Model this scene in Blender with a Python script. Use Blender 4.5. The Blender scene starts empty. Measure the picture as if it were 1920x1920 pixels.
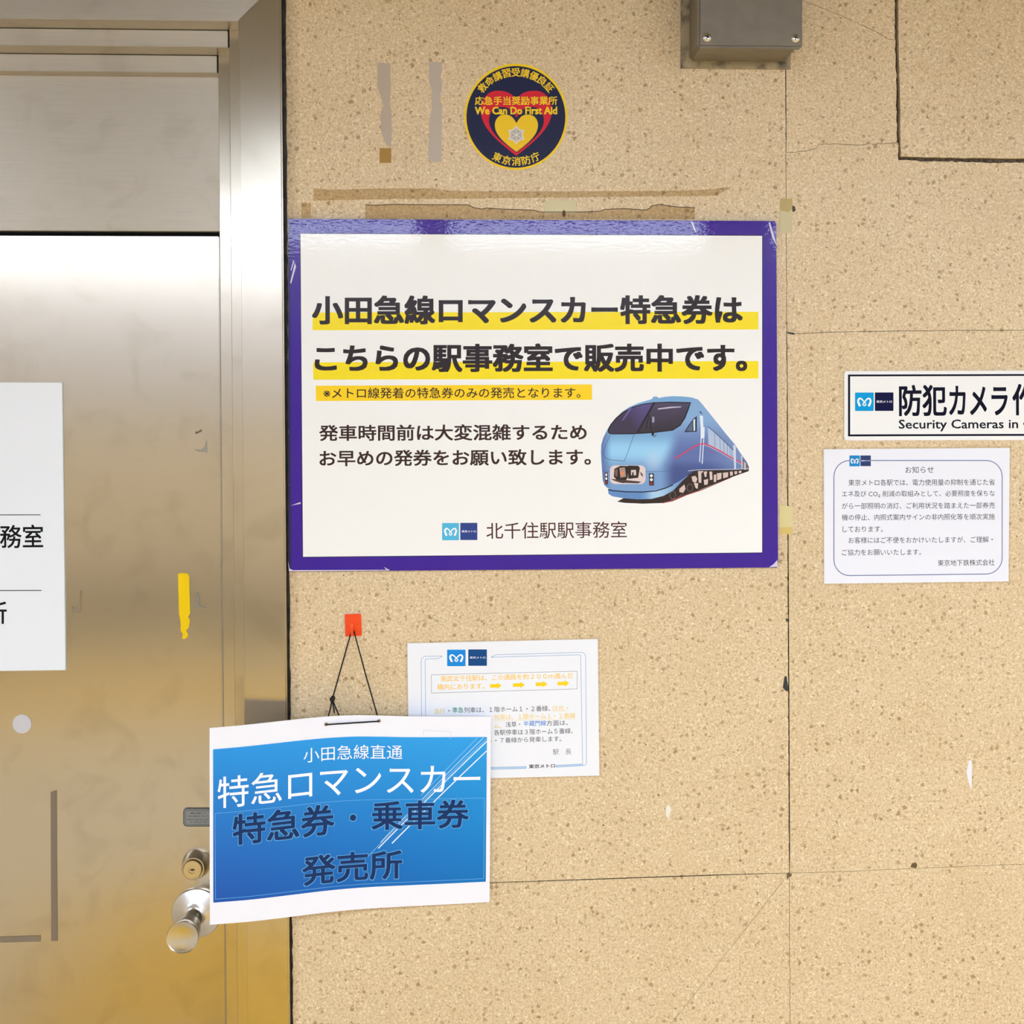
import bpy, bmesh, math, random
from mathutils import Vector, Matrix
random.seed(7)
C = bpy.context.scene.collection
R = math.radians

# ------------------------------------------------------------------ camera, world, exposure, lights
F = 1882.35            # focal length in pixels of the 1920 px frame
D = 1.6                # distance camera - wall plane (wall face is y = 0)
YAW = R(2.1)
HZ = 1.85              # eye height
FWD = Vector((math.sin(YAW), math.cos(YAW), 0)); RGT = Vector((math.cos(YAW), -math.sin(YAW), 0))
PX0 = 1000 + F * math.tan(YAW); PY0 = 620.0
cam_d = bpy.data.cameras.new('camera'); cam = bpy.data.objects.new('camera', cam_d); C.objects.link(cam)
cam_d.sensor_width = 36; cam_d.lens = 36 * F / 1920
cam_d.shift_x = (960 - PX0) / 1920; cam_d.shift_y = (PY0 - 960) / 1920
cam.location = (0, -D, HZ); cam.rotation_euler = (R(90), 0, -YAW)
cam_d.clip_start = 0.02
bpy.context.scene.camera = cam
bpy.context.scene.cycles.max_bounces = 7; bpy.context.scene.cycles.diffuse_bounces = 4
vs = bpy.context.scene.view_settings
vs.view_transform = 'Standard'; vs.look = 'None'; vs.gamma = 1; vs.use_curve_mapping = False
vs.exposure = 0.18
wd = bpy.data.worlds.new('world'); bpy.context.scene.world = wd; wd.use_nodes = True
wd.node_tree.nodes['Background'].inputs[0].default_value = (0.9, 0.95, 1, 1)
wd.node_tree.nodes['Background'].inputs[1].default_value = 0.3
CEIL = 2.52; OPP = -4.6
ROWS = [(-2.2, 36.0, (-3.3, .1, 1.75, 3.4), .034), (-4.2, 9.0, (-3.6, -1.4, .25, 2.15, 3.8), .15)]      # y of each ceiling light row, radiance of its tubes


def W(px, py, d=0.0):
    """point of the photograph on the plane d metres in front of the wall"""
    v = FWD + RGT * ((px - PX0) / F) + Vector((0, 0, 1)) * (-(py - PY0) / F)
    t = (D - d) / v.y
    return Vector((0, -D, HZ)) + v * t


# ------------------------------------------------------------------ materials
def lin(c):
    return tuple((x / 255 / 12.92 if x / 255 <= .04045 else ((x / 255 + .055) / 1.055) ** 2.4) for x in c[:3]) + (1,)


def mat(name, col=(200, 200, 200), rough=.5, metal=0, **kw):
    m = bpy.data.materials.new(name); m.use_nodes = True
    b = m.node_tree.nodes['Principled BSDF']
    b.inputs['Base Color'].default_value = lin(col); b.inputs['Roughness'].default_value = rough
    b.inputs['Metallic'].default_value = metal
    for k, v in kw.items():
        b.inputs[k.replace('_', ' ')].default_value = v
    return m


def N(m, t, **kw):
    n = m.node_tree.nodes.new(t)
    for k, v in kw.items():
        setattr(n, k, v)
    return n


def L(m, a, b):
    m.node_tree.links.new(a, b)


def noise_mix(m, scale, c1, c2, vec=None, detail=3, lo=.35, hi=.65, bump=0, bdist=.001, stretch=None, rough_amt=0):
    """base colour from a noise between two colours, optional bump"""
    nt = m.node_tree; b = nt.nodes['Principled BSDF']
    tc = N(m, 'ShaderNodeTexCoord'); mp = N(m, 'ShaderNodeMapping')
    if stretch: mp.inputs['Scale'].default_value = stretch
    L(m, tc.outputs['Object'], mp.inputs['Vector'])
    n = N(m, 'ShaderNodeTexNoise'); n.inputs['Scale'].default_value = scale; n.inputs['Detail'].default_value = detail
    L(m, mp.outputs[0], n.inputs['Vector'])
    r = N(m, 'ShaderNodeMapRange'); r.inputs[1].default_value = lo; r.inputs[2].default_value = hi
    L(m, n.outputs['Fac'], r.inputs[0])
    x = N(m, 'ShaderNodeMix', data_type='RGBA'); x.inputs[6].default_value = lin(c1); x.inputs[7].default_value = lin(c2)
    L(m, r.outputs[0], x.inputs[0]); L(m, x.outputs[2], b.inputs['Base Color'])
    if bump:
        bp = N(m, 'ShaderNodeBump'); bp.inputs['Strength'].default_value = bump; bp.inputs['Distance'].default_value = bdist
        L(m, n.outputs['Fac'], bp.inputs['Height']); L(m, bp.outputs[0], b.inputs['Normal'])
    return m


def steel(name, tangent, col=(210, 201, 184), rough=.25, aniso=.85, grain=(1, 1, .02), gs=900, stain=0.5, gv=.975):
    m = mat(name, col, rough, 1.0)
    nt = m.node_tree; b = nt.nodes['Principled BSDF']
    b.inputs['Anisotropic'].default_value = aniso
    v = N(m, 'ShaderNodeCombineXYZ')
    for i in range(3): v.inputs[i].default_value = tangent[i]
    L(m, v.outputs[0], b.inputs['Tangent'])
    tc = N(m, 'ShaderNodeTexCoord'); mp = N(m, 'ShaderNodeMapping'); mp.inputs['Scale'].default_value = grain
    L(m, tc.outputs['Object'], mp.inputs['Vector'])
    n = N(m, 'ShaderNodeTexNoise'); n.inputs['Scale'].default_value = gs; n.inputs['Detail'].default_value = 3
    L(m, mp.outputs[0], n.inputs['Vector'])
    # hand grease and wear, a few cm across
    s = N(m, 'ShaderNodeTexNoise'); s.inputs['Scale'].default_value = 14; s.inputs['Detail'].default_value = 5
    s.inputs['Distortion'].default_value = .8
    L(m, tc.outputs['Object'], s.inputs['Vector'])
    sr = N(m, 'ShaderNodeMapRange'); sr.inputs[1].default_value = .52; sr.inputs[2].default_value = .72
    L(m, s.outputs['Fac'], sr.inputs[0])
    a = N(m, 'ShaderNodeMix', data_type='RGBA'); a.inputs[6].default_value = lin([c * gv for c in col]); a.inputs[7].default_value = lin(col)
    L(m, n.outputs['Fac'], a.inputs[0])
    a2 = N(m, 'ShaderNodeMix', data_type='RGBA', blend_type='MULTIPLY')
    mu = N(m, 'ShaderNodeMath', operation='MULTIPLY'); mu.inputs[1].default_value = stain
    L(m, sr.outputs[0], mu.inputs[0]); L(m, mu.outputs[0], a2.inputs[0])
    L(m, a.outputs[2], a2.inputs[6]); a2.inputs[7].default_value = (.80, .78, .74, 1)
    L(m, a2.outputs[2], b.inputs['Base Color'])
    rr = N(m, 'ShaderNodeMapRange'); rr.inputs[3].default_value = rough - .02; rr.inputs[4].default_value = rough + .03
    L(m, n.outputs['Fac'], rr.inputs[0]); L(m, rr.outputs[0], b.inputs['Roughness'])
    bp = N(m, 'ShaderNodeBump'); bp.inputs['Strength'].default_value = .03; bp.inputs['Distance'].default_value = .0004
    L(m, n.outputs['Fac'], bp.inputs['Height']); L(m, bp.outputs[0], b.inputs['Normal'])
    return m


def terrazzo(name, base=(224, 200, 160)):
    m = mat(name, base, .42)
    nt = m.node_tree; b = nt.nodes['Principled BSDF']
    b.inputs['Specular IOR Level'].default_value = .35
    tc = N(m, 'ShaderNodeTexCoord')
    wn = N(m, 'ShaderNodeTexNoise'); wn.inputs['Scale'].default_value = 170; wn.inputs['Detail'].default_value = 2
    L(m, tc.outputs['Object'], wn.inputs['Vector'])
    sub = N(m, 'ShaderNodeVectorMath', operation='SUBTRACT'); sub.inputs[1].default_value = (.5, .5, .5)
    L(m, wn.outputs['Color'], sub.inputs[0])
    sc = N(m, 'ShaderNodeVectorMath', operation='SCALE'); sc.inputs['Scale'].default_value = .008
    L(m, sub.outputs[0], sc.inputs[0])
    ad = N(m, 'ShaderNodeVectorMath', operation='ADD'); L(m, tc.outputs['Object'], ad.inputs[0]); L(m, sc.outputs[0], ad.inputs[1])
    cur = None

    def mixin(fac, col, mode='MIX'):
        nonlocal cur
        x = N(m, 'ShaderNodeMix', data_type='RGBA', blend_type=mode)
        L(m, fac, x.inputs[0])
        if cur is None: x.inputs[6].default_value = lin(base)
        else: L(m, cur, x.inputs[6])
        x.inputs[7].default_value = lin(col); cur = x.outputs[2]

    def math(op, a, bb):
        q = N(m, 'ShaderNodeMath', operation=op)
        for i, z in ((0, a), (1, bb)):
            if isinstance(z, (int, float)): q.inputs[i].default_value = z
            else: L(m, z, q.inputs[i])
        return q.outputs[0]

    def rng(src, a, bb, c=0, d=1):
        q = N(m, 'ShaderNodeMapRange'); L(m, src, q.inputs[0])
        q.inputs[1].default_value = a; q.inputs[2].default_value = bb; q.inputs[3].default_value = c; q.inputs[4].default_value = d
        return q.outputs[0]
    # broad patches
    nb = N(m, 'ShaderNodeTexNoise'); nb.inputs['Scale'].default_value = 6; nb.inputs['Detail'].default_value = 4
    L(m, tc.outputs['Object'], nb.inputs['Vector'])
    mixin(rng(nb.outputs['Fac'], .4, .7, 0, .5), (212, 186, 144))
    # fine mottle, dark then light
    nf = N(m, 'ShaderNodeTexNoise'); nf.inputs['Scale'].default_value = 240; nf.inputs['Detail'].default_value = 4; nf.inputs['Roughness'].default_value = .65
    L(m, tc.outputs['Object'], nf.inputs['Vector'])
    mixin(rng(nf.outputs['Fac'], .46, .66, 0, .7), (182, 152, 108))
    nl = N(m, 'ShaderNodeTexNoise'); nl.inputs['Scale'].default_value = 260; nl.inputs['Detail'].default_value = 3; nl.inputs['Distortion'].default_value = 1.5
    of = N(m, 'ShaderNodeVectorMath', operation='ADD'); of.inputs[1].default_value = (3, 7, 5); L(m, tc.outputs['Object'], of.inputs[0])
    L(m, of.outputs[0], nl.inputs['Vector'])
    mixin(rng(nl.outputs['Fac'], .55, .64, 0, .75), (246, 230, 196))
    # chips in four sizes
    for scale, thr, size, col, amt, dz in ((190, .60, .50, (170, 140, 96), .85, 0), (105, .70, .46, (156, 126, 84), .85, 11),
                                           (62, .84, .42, (164, 134, 92), .85, 23), (250, .94, .32, (70, 50, 32), .95, 31)):
        o2 = N(m, 'ShaderNodeVectorMath', operation='ADD'); o2.inputs[1].default_value = (dz, dz * .7, dz * 1.3); L(m, ad.outputs[0], o2.inputs[0])
        v = N(m, 'ShaderNodeTexVoronoi', distance='MANHATTAN' if dz in (0, 23) else 'EUCLIDEAN'); v.inputs['Scale'].default_value = scale; L(m, o2.outputs[0], v.inputs['Vector'])
        s = N(m, 'ShaderNodeSeparateColor'); L(m, v.outputs['Color'], s.inputs[0])
        pick = math('GREATER_THAN', s.outputs[0], thr)
        lim = rng(s.outputs[1], 0, 1, size * .5, size)
        edge = math('SUBTRACT', lim, v.outputs['Distance'])
        inside = rng(edge, 0, .06)
        f = math('MULTIPLY', math('MULTIPLY', pick, inside), rng(s.outputs[2], 0, 1, amt * .15, amt))
        mixin(f, col)
    # pale shell flecks
    v = N(m, 'ShaderNodeTexVoronoi'); v.inputs['Scale'].default_value = 150
    o2 = N(m, 'ShaderNodeVectorMath', operation='ADD'); o2.inputs[1].default_value = (51, 4, 9); L(m, ad.outputs[0], o2.inputs[0]); L(m, o2.outputs[0], v.inputs['Vector'])
    s = N(m, 'ShaderNodeSeparateColor'); L(m, v.outputs['Color'], s.inputs[0])
    f = math('MULTIPLY', math('GREATER_THAN', s.outputs[0], .95), rng(math('SUBTRACT', .26, v.outputs['Distance']), 0, .05, 0, .6))
    mixin(f, (250, 238, 208))
    # grime along the edge beside the door frame
    sx_ = N(m, 'ShaderNodeSeparateXYZ'); L(m, tc.outputs['Object'], sx_.inputs[0])
    gx = math('MULTIPLY', rng(sx_.outputs[0], -.392, -.368, 1, 0), math('GREATER_THAN', sx_.outputs[0], -.415))
    mixin(math('MULTIPLY', gx, rng(wn.outputs['Fac'], .3, .7, .2, .8)), (128, 104, 74))
    L(m, cur, b.inputs['Base Color'])
    bp = N(m, 'ShaderNodeBump'); bp.inputs['Strength'].default_value = .12; bp.inputs['Distance'].default_value = .0006
    L(m, nf.outputs['Fac'], bp.inputs['Height']); L(m, bp.outputs[0], b.inputs['Normal'])
    return m


def printed(name, rough=.4, coat=0, coat_rough=.05, peel=0, alpha=1, spec=.5):
    """printed surface: colour comes from the mesh's own 'Col' attribute"""
    m = mat(name, (255, 255, 255), rough); b = m.node_tree.nodes['Principled BSDF']
    a = N(m, 'ShaderNodeAttribute'); a.attribute_name = 'Col'; L(m, a.outputs['Color'], b.inputs['Base Color'])
    b.inputs['Specular IOR Level'].default_value = spec
    b.inputs['Coat Weight'].default_value = coat; b.inputs['Coat Roughness'].default_value = coat_rough
    b.inputs['Alpha'].default_value = alpha
    if peel:
        tc = N(m, 'ShaderNodeTexCoord'); n = N(m, 'ShaderNodeTexNoise'); n.inputs['Scale'].default_value = 150; n.inputs['Detail'].default_value = 3
        mp = N(m, 'ShaderNodeMapping'); mp.inputs['Scale'].default_value = (.7, 1, 1.5)
        L(m, tc.outputs['Object'], mp.inputs[0]); L(m, mp.outputs[0], n.inputs['Vector'])
        bp = N(m, 'ShaderNodeBump'); bp.inputs['Strength'].default_value = peel; bp.inputs['Distance'].default_value = .001
        L(m, n.outputs['Fac'], bp.inputs['Height']); L(m, bp.outputs[0], b.inputs['Coat Normal'])
    return m


def tinted(name, tint, film, col):
    m = bpy.data.materials.new(name); m.use_nodes = True; nt = m.node_tree
    b = nt.nodes['Principled BSDF']; b.inputs['Base Color'].default_value = lin(col); b.inputs['Roughness'].default_value = .3
    t = N(m, 'ShaderNodeBsdfTransparent'); t.inputs[0].default_value = (*tint, 1)
    x = N(m, 'ShaderNodeMixShader'); x.inputs[0].default_value = film
    L(m, t.outputs[0], x.inputs[1]); L(m, b.outputs[0], x.inputs[2]); L(m, x.outputs[0], nt.nodes['Material Output'].inputs['Surface'])
    return m


M = {}
M['stone'] = terrazzo('terrazzo_stone')
M['joint'] = mat('dark_joint', (92, 74, 52), .9)
M['sealant'] = noise_mix(mat('black_sealant', (20, 18, 18), .6), 60, (10, 10, 14), (52, 46, 40), bump=.5)
M['caulk'] = noise_mix(mat('grey_caulk', (90, 76, 56), .8), 260, (52, 42, 32), (112, 96, 72), bump=.8)
M['steel_v'] = steel('brushed_steel_upright', (1, 0, 0), grain=(1, 1, .012))
M['steel_h'] = steel('brushed_steel_level', (0, 0, 1), grain=(.012, 1, 1), rough=.36, aniso=.6, gv=.9)
M['steel_edge'] = mat('steel_edge', (235, 225, 210), .25, 1)
M['polish'] = mat('polished_steel', (216, 212, 206), .20, 1, Anisotropic=.8)
tn_ = N(M['polish'], 'ShaderNodeTangent', direction_type='RADIAL', axis='Y')
L(M['polish'], tn_.outputs[0], M['polish'].node_tree.nodes['Principled BSDF'].inputs['Tangent'])
M['satin'] = mat('satin_steel', (200, 192, 178), .3, 1)
M['brass'] = mat('nickel_brass', (216, 204, 178), .25, 1)
M['black'] = mat('black_gap', (6, 6, 8), .8)
M['box'] = noise_mix(mat('box_grey_paint', (124, 114, 100), .42), 40, (116, 107, 93), (126, 117, 102), lo=.3, hi=.7)
M['flange'] = noise_mix(mat('worn_flange', (150, 134, 104), .5), 45, (170, 154, 120), (84, 72, 56), lo=.45, hi=.7)
M['poster'] = printed('laminated_poster', .6, .78, .012, .10, spec=.1)
M['paper'] = printed('laminated_paper', .5, .12, .3, spec=.2)
M['sticker'] = printed('vinyl_sticker', .45, 0, .2, spec=.25)
M['plate'] = printed('white_plate', .5, 0, .15, spec=.12)
M['film'] = tinted('tape_film', (.955, .925, .865), .06, (150, 120, 80))
M['hazy'] = tinted('clear_lamination_edge', (.98, .972, .955), .06, (236, 230, 220))
M['tape'] = printed('old_tape', .4, .2, .2, alpha=.93)
M['orange'] = mat('orange_plastic', (248, 76, 8), .4)
M['cord'] = noise_mix(mat('black_cord', (10, 10, 10), .8), 900, (6, 6, 6), (26, 24, 24), bump=.4)
M['floor'] = noise_mix(mat('floor_tiles', (190, 170, 136), .35), 3, (228, 212, 182), (212, 194, 162))
M['tactile'] = mat('yellow_tactile', (244, 196, 48), .5)
M['ceiling'] = mat('ceiling_boards', (158, 154, 146), .8)
M['opp'] = noise_mix(mat('far_wall_panels', (226, 212, 188), .5), 2, (242, 231, 210), (234, 222, 198))
M['white_wall'] = mat('white_enamel', (222, 222, 228), .4)
M['base'] = mat('dark_skirting', (34, 30, 26), .5)
M['housing'] = mat('lamp_housing', (230, 230, 228), .5)


# ------------------------------------------------------------------ object helpers
def finish(name, me, m, parent=None, smooth=False):
    if m is not None: me.materials.append(m)
    if smooth:
        me.polygons.foreach_set('use_smooth', [True] * len(me.polygons))
    o = bpy.data.objects.new(name, me); C.objects.link(o)
    if parent is not None:
        o.parent = parent
        if parent.parent is None:
            o.matrix_parent_inverse = Matrix.Translation(-parent.location)   # parts are modelled in world coordinates
    return o


def from_bm(name, bm, m, parent=None, smooth=False):
    me = bpy.data.meshes.new(name); bm.normal_update(); bm.to_mesh(me); bm.free()
    return finish(name, me, m, parent, smooth)


def thing(name, loc, label=None, cat=None, group=None, kind=None):
    o = bpy.data.objects.new(name, None); C.objects.link(o); o.location = loc; o.empty_display_size = .05
    if label: o['label'] = label
    if cat: o['category'] = cat
    if group: o['group'] = group
    if kind: o['kind'] = kind
    return o


def tag(o, label=None, cat=None, group=None, kind=None):
    if label: o['label'] = label
    if cat: o['category'] = cat
    if group: o['group'] = group
    if kind: o['kind'] = kind
    return o


def prism(bm, pts, back):
    """solid with front outline pts (counter order free) and the same outline pushed back in +y by `back` """
    f = [bm.verts.new(p) for p in pts]
    g = [bm.verts.new(Vector(p) + Vector((0, back, 0))) for p in pts]
    n = len(f)
    a = bm.faces.new(f); bm.faces.new(g[::-1])
    for i in range(n):
        bm.faces.new((f[(i + 1) % n], f[i], g[i], g[(i + 1) % n]))
    bmesh.ops.recalc_face_normals(bm, faces=bm.faces)


def box(bm, x0, x1, y0, y1, z0, z1, bev=0, seg=1):
    r = bmesh.ops.create_cube(bm, size=1)
    bmesh.ops.scale(bm, vec=(x1 - x0, y1 - y0, z1 - z0), verts=r['verts'])
    bmesh.ops.translate(bm, vec=((x0 + x1) / 2, (y0 + y1) / 2, (z0 + z1) / 2), verts=r['verts'])
    if bev:
        es = {e for v in r['verts'] for e in v.link_edges}
        bmesh.ops.bevel(bm, geom=list(es), offset=bev, segments=seg, affect='EDGES')


def disc_pts(cx, cy, rx, ry, n=48):
    return [(cx + rx * math.cos(2 * math.pi * i / n), cy + ry * math.sin(2 * math.pi * i / n)) for i in range(n)]


def rrect(x0, y0, x1, y1, r, n=6, q=None):
    """rounded rectangle outline; q = corner quad (TL,TR,BR,BL) to warp it into"""
    pts = []
    for cx, cy, a in ((x1 - r, y0 + r, -90), (x1 - r, y1 - r, 0), (x0 + r, y1 - r, 90), (x0 + r, y0 + r, 180)):
        for i in range(n + 1):
            t = R(a + 90 * i / n); pts.append((cx + r * math.cos(t), cy + r * math.sin(t)))
    return pts


def stroke(pts, w, closed=False):
    """list of quads (2-D) drawing a polyline of width w"""
    out = []
    P = [Vector(p) for p in pts]
    if closed: P.append(P[0])
    for a, b in zip(P, P[1:]):
        d = (b - a)
        if d.length < 1e-6: continue
        d.normalize(); n = Vector((-d.y, d.x)) * (w / 2); e = d * (w * .25)
        out.append([tuple(a - e + n), tuple(b + e + n), tuple(b + e - n), tuple(a - e - n)])
    return out


def flat(name, parent, polys, d=0.0, m='paper', mapper=None, step=None, lift=.000003, smooth=False):
    """flat print: polys = [(outline in photo px, colour or colour function)], laid on the plane d (or mapper)"""
    mp = mapper or (lambda x, y, dd: W(x, y, dd))
    bm = bmesh.new(); cl = bm.verts.layers.float_color.new('Col')
    for k, (pts, col) in enumerate(polys):
        b2 = bmesh.new()
        vs_ = [b2.verts.new((p[0], p[1], 0)) for p in pts]
        try: b2.faces.new(vs_)
        except ValueError: b2.free(); continue
        st = step
        if st:
            xs = [p[0] for p in pts]; ys = [p[1] for p in pts]
            for ax, lo, hi in ((0, min(xs), max(xs)), (1, min(ys), max(ys))):
                q = lo + st
                while q < hi:
                    co = [0, 0, 0]; no = [0, 0, 0]; co[ax] = q; no[ax] = 1
                    bmesh.ops.bisect_plane(b2, geom=b2.verts[:] + b2.edges[:] + b2.faces[:], plane_co=co, plane_no=no)
                    q += st
        mpv = {}
        for v in b2.verts:
            c = col(v.co.x, v.co.y) if callable(col) else col
            nv = bm.verts.new(mp(v.co.x, v.co.y, d + lift * k)); nv[cl] = lin(c); mpv[v] = nv
        for f in b2.faces:
            try: nf = bm.faces.new([mpv[v] for v in f.verts])
            except ValueError: continue
            nf.normal_update()
            if nf.normal.y > 0: nf.normal_flip()
        b2.free()
    return from_bm(name, bm, M[m], parent, smooth)


def slab(name, parent, pts, d, th, col, m='paper', mapper=None):
    """thin solid sheet of thickness th with its front face at depth d, coloured"""
    bm = bmesh.new(); cl = bm.verts.layers.float_color.new('Col')
    prism(bm, [W(x, y, d) for x, y in pts], th)
    for v in bm.verts: v[cl] = lin(col)
    return from_bm(name, bm, M[m], parent)


_tc = {}


def text_mesh(s, bold=0.0, res=3, slant=0):
    key = (s, bold, res)
    if key in _tc: return _tc[key]
    cu = bpy.data.curves.new('t', 'FONT'); cu.body = s; cu.size = 1; cu.resolution_u = res
    cu.fill_mode = 'FRONT'
    o = bpy.data.objects.new('t', cu); C.objects.link(o)
    me = bpy.data.meshes.new_from_object(o)
    V = [(v.co.x, v.co.y, 0) for v in me.vertices]; Fc = [tuple(p.vertices) for p in me.polygons]
    bpy.data.objects.remove(o); bpy.data.curves.remove(cu); bpy.data.meshes.remove(me)
    if bold > 0:      # heavier weight: the outline printed several times, shifted by a stroke fraction
        v0, f0 = V, Fc; V = []; Fc = []
        sh_ = [(-1, -1), (-1, 1), (1, -1), (1, 1)] + ([(0, 1), (0, -1), (1, 0), (-1, 0), (0, 0)] if bold > .012 else [])
        if bold > .03: sh_ = [(a / 2, b / 2) for a in range(-2, 3) for b in range(-2, 3) if max(abs(a), abs(b)) == 2] + [(0, 0)]
        for a, b in sh_:
            k = len(V); z = len(V) // len(v0); V += [(x + a * bold, y + b * bold * .8, z * .000006) for x, y, _ in v0]; Fc += [tuple(k + i for i in f) for f in f0]
    xs = [v[0] for v in V]; ys = [v[1] for v in V]
    x0, x1, y0, y1 = min(xs), max(xs), min(ys), max(ys)
    V = [((x - x0) / (x1 - x0), (y - y0) / (y1 - y0), z) for x, y, z in V]
    _tc[key] = (V, Fc)
    return _tc[key]


def lettering(parent, items, d, m='paper', mapper=None, name='lettering'):
    """items = [(string, bottom-left px, bottom-right px, ink height px, colour, bold)] joined as one line of print"""
    mp = mapper or (lambda x, y, dd: W(x, y, dd))
    V = []; Fc = []; cols = []
    for s, bl, br, h, col, bold in items:
        tv, tf = text_mesh(s, bold, 4 if h > 30 else 2)
        b = len(V); bl = Vector(bl); br = Vector(br); ux = br - bl; up = Vector((ux.y, -ux.x)).normalized()
        if mapper is not None: up = Vector((0, -1))
        for x, y, z in tv:
            p = bl + ux * x + up * (h * y)
            V.append(mp(p.x, p.y, d + z)); cols.append(lin(col))
        Fc += [tuple(b + i for i in f) for f in tf]
    me = bpy.data.meshes.new(name); me.from_pydata(V, [], Fc); me.update()
    at = me.color_attributes.new('Col', 'FLOAT_COLOR', 'POINT')
    at.data.foreach_set('color', [x for c in cols for x in c])
    # face the room
    bm = bmesh.new(); bm.from_mesh(me)
    for f in bm.faces:
        if f.normal.y > 0: f.normal_flip()
    bm.to_mesh(me); bm.free()
    return finish(name, me, M[m], parent)


def logo(parent, qa, qb, d, ca=(0, 160, 226), cb=(0, 16, 74), m='paper', txt='東京メトロ'):
    """subway emblem: pale blue square with a white looped M, dark square with the name"""
    def unit(q):
        (x0, y0, x1, y1) = q
        return lambda u, v: (x0 + (x1 - x0) * u, y0 + (y1 - y0) * v)
    a = unit(qa); b = unit(qb)
    sq = flat('logo', parent, [([a(u, v) for u, v in rrect(0, 0, 1, 1, .03, 2)], ca), ([b(u, v) for u, v in rrect(0, 0, 1, 1, .03, 2)], cb)], d, m)
    path = [(.255, .71), (.185, .55), (.17, .42), (.23, .33), (.32, .335), (.40, .40), (.50, .52), (.565, .60), (.565, .67), (.50, .705),
            (.435, .67), (.435, .60), (.50, .52), (.60, .40), (.68, .335), (.77, .33), (.83, .42), (.815, .55), (.745, .71)]
    # smooth with a Catmull pass
    P = []
    for i in range(len(path) - 1):
        p0 = Vector(path[max(i - 1, 0)]); p1 = Vector(path[i]); p2 = Vector(path[i + 1]); p3 = Vector(path[min(i + 2, len(path) - 1)])
        for k in range(4):
            t = k / 4
            P.append(tuple(.5 * ((2 * p1) + (p2 - p0) * t + (2 * p0 - 5 * p1 + 4 * p2 - p3) * t * t + (3 * p1 - p0 - 3 * p2 + p3) * t ** 3)))
    P.append(path[-1])
    qs = []
    n = len(P)
    for i in range(n - 1):
        t = min(i, n - 1 - i) / (n / 2)
        w = .115 - .06 * min(1, t * 1.5)
        for q in stroke([P[i], P[i + 1]], w): qs.append(([a(u, v) for u, v in q], (255, 255, 255)))
    flat('emblem', sq, qs, d + .00004, m)
    x0, x1 = b(.08, 0)[0], b(.92, 0)[0]; yb = b(0, .56)[1]; hh = (b(0, .56)[1] - b(0, .43)[1])
    t = lettering(sq, [(txt, (x0, yb), (x1, yb), hh, (235, 240, 250), .02)], d + .00004, m)
    return sq


# ------------------------------------------------------------------ the setting: wall of stone panels
def jag(a, b, amp=.35, step=9):
    a = Vector(a); b = Vector(b); n = max(1, int((b - a).length / step)); n = min(n, 140)
    nr = Vector((-(b - a).y, (b - a).x)).normalized()
    return [tuple(a + (b - a) * (i / n) + nr * (random.gauss(0, amp) if 0 < i else 0)) for i in range(n)]


def line_pts(pts, amp=.35, step=9):
    out = []
    for a, b in zip(pts, pts[1:]): out += jag(a, b, amp, step)
    out.append(tuple(pts[-1]))
    return out


def off(pts, dx, dy):
    return [(x + dx, y + dy) for x, y in pts]


def px_of(X, Z):
    """photo pixel of wall point (X, 0, Z)"""
    v = Vector((X, D, Z - HZ)); dep = v.dot(FWD)
    return (PX0 + F * v.dot(RGT) / dep, PY0 - F * v.z / dep)


XL, XR = -5.0, 5.0                               # wall ends
T_, B_ = px_of(0, CEIL)[1] - 12, px_of(0, 0)[1]     # rows of ceiling and floor (world z is used below)


def yv(x):  # vertical joint
    return x


wall = thing('wall_back', (0, 0, 0), kind='structure')
bm = bmesh.new()
# backing behind the panels, with the door opening left free
DX = lambda px, d=0: W(px, 620, d).x
box(bm, DX(520), XR, .03, .2, 0, CEIL)
from_bm('backing', bm, M['joint'], wall)


def panel(pts, d=0.0, th=.03):
    P = []
    for x, y in pts:
        w = W(x, y, 0); P.append(Vector((w.x, -d, min(max(w.z, 0), CEIL))))
    bm_ = bmesh.new(); prism(bm_, P, th + d)
    es = [e for e in bm_.edges if abs(e.verts[0].co.y + d) < 1e-6 and abs(e.verts[1].co.y + d) < 1e-6]
    return from_bm('stone_panel', bm_, M['stone'], wall)


g = .45   # half joint, px
TOP = px_of(0, CEIL)[1] - 60; BOT = px_of(0, 0)[1] + 60
xj = lambda y: 1472.2 + .0047 * y
xl = lambda y: 535.5 + .0073 * y
jm = lambda y0, y1, n=2: [(xj(y0), y0), (xj(y1), y1)]
random.seed(3)
VJ1 = line_pts([(xj(TOP), TOP), (xj(290), 290)], .3); VJ2 = line_pts([(xj(290), 290), (xj(625), 625)], .35)
VJ3 = line_pts([(xj(625), 625), (1476.5, 884), (1473.5, 900), (1476, 915), (xj(1000), 1000), (xj(1150), 1150), (xj(1637), 1637)], .5)
VJ4 = line_pts([(xj(1637), 1637), (xj(BOT), BOT)], .5)
HA = line_pts([(xl(1668), 1668), (880, 1660), (940, 1657), (1100, 1650), (1300, 1642), (xj(1637), 1637)], .3)   # lower joint, left
HB = line_pts([(xj(1637), 1637), (1560, 1635), (1700, 1629), (1920, 1620), (3900, 1560)], .25)
HC = line_pts([(xj(625), 626), (1500, 625.5), (1560, 622.5), (1700, 620.5), (1920, 619), (3900, 600)], .3)
CR2 = line_pts([(xj(290), 286), (1490, 286), (1530, 279), (1536, 270), (1572, 270), (1600, 272), (1680, 268)], .7, 6)
CR1 = line_pts([(1476, -12), (1507, 2), (1550, 18), (1590, 35), (1640, 58), (1664, 72), (1679, 75)], .7, 6)
TJV = [(1680, 75), (1681, 150), (1683.5, 268), (1684, 297)]
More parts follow.
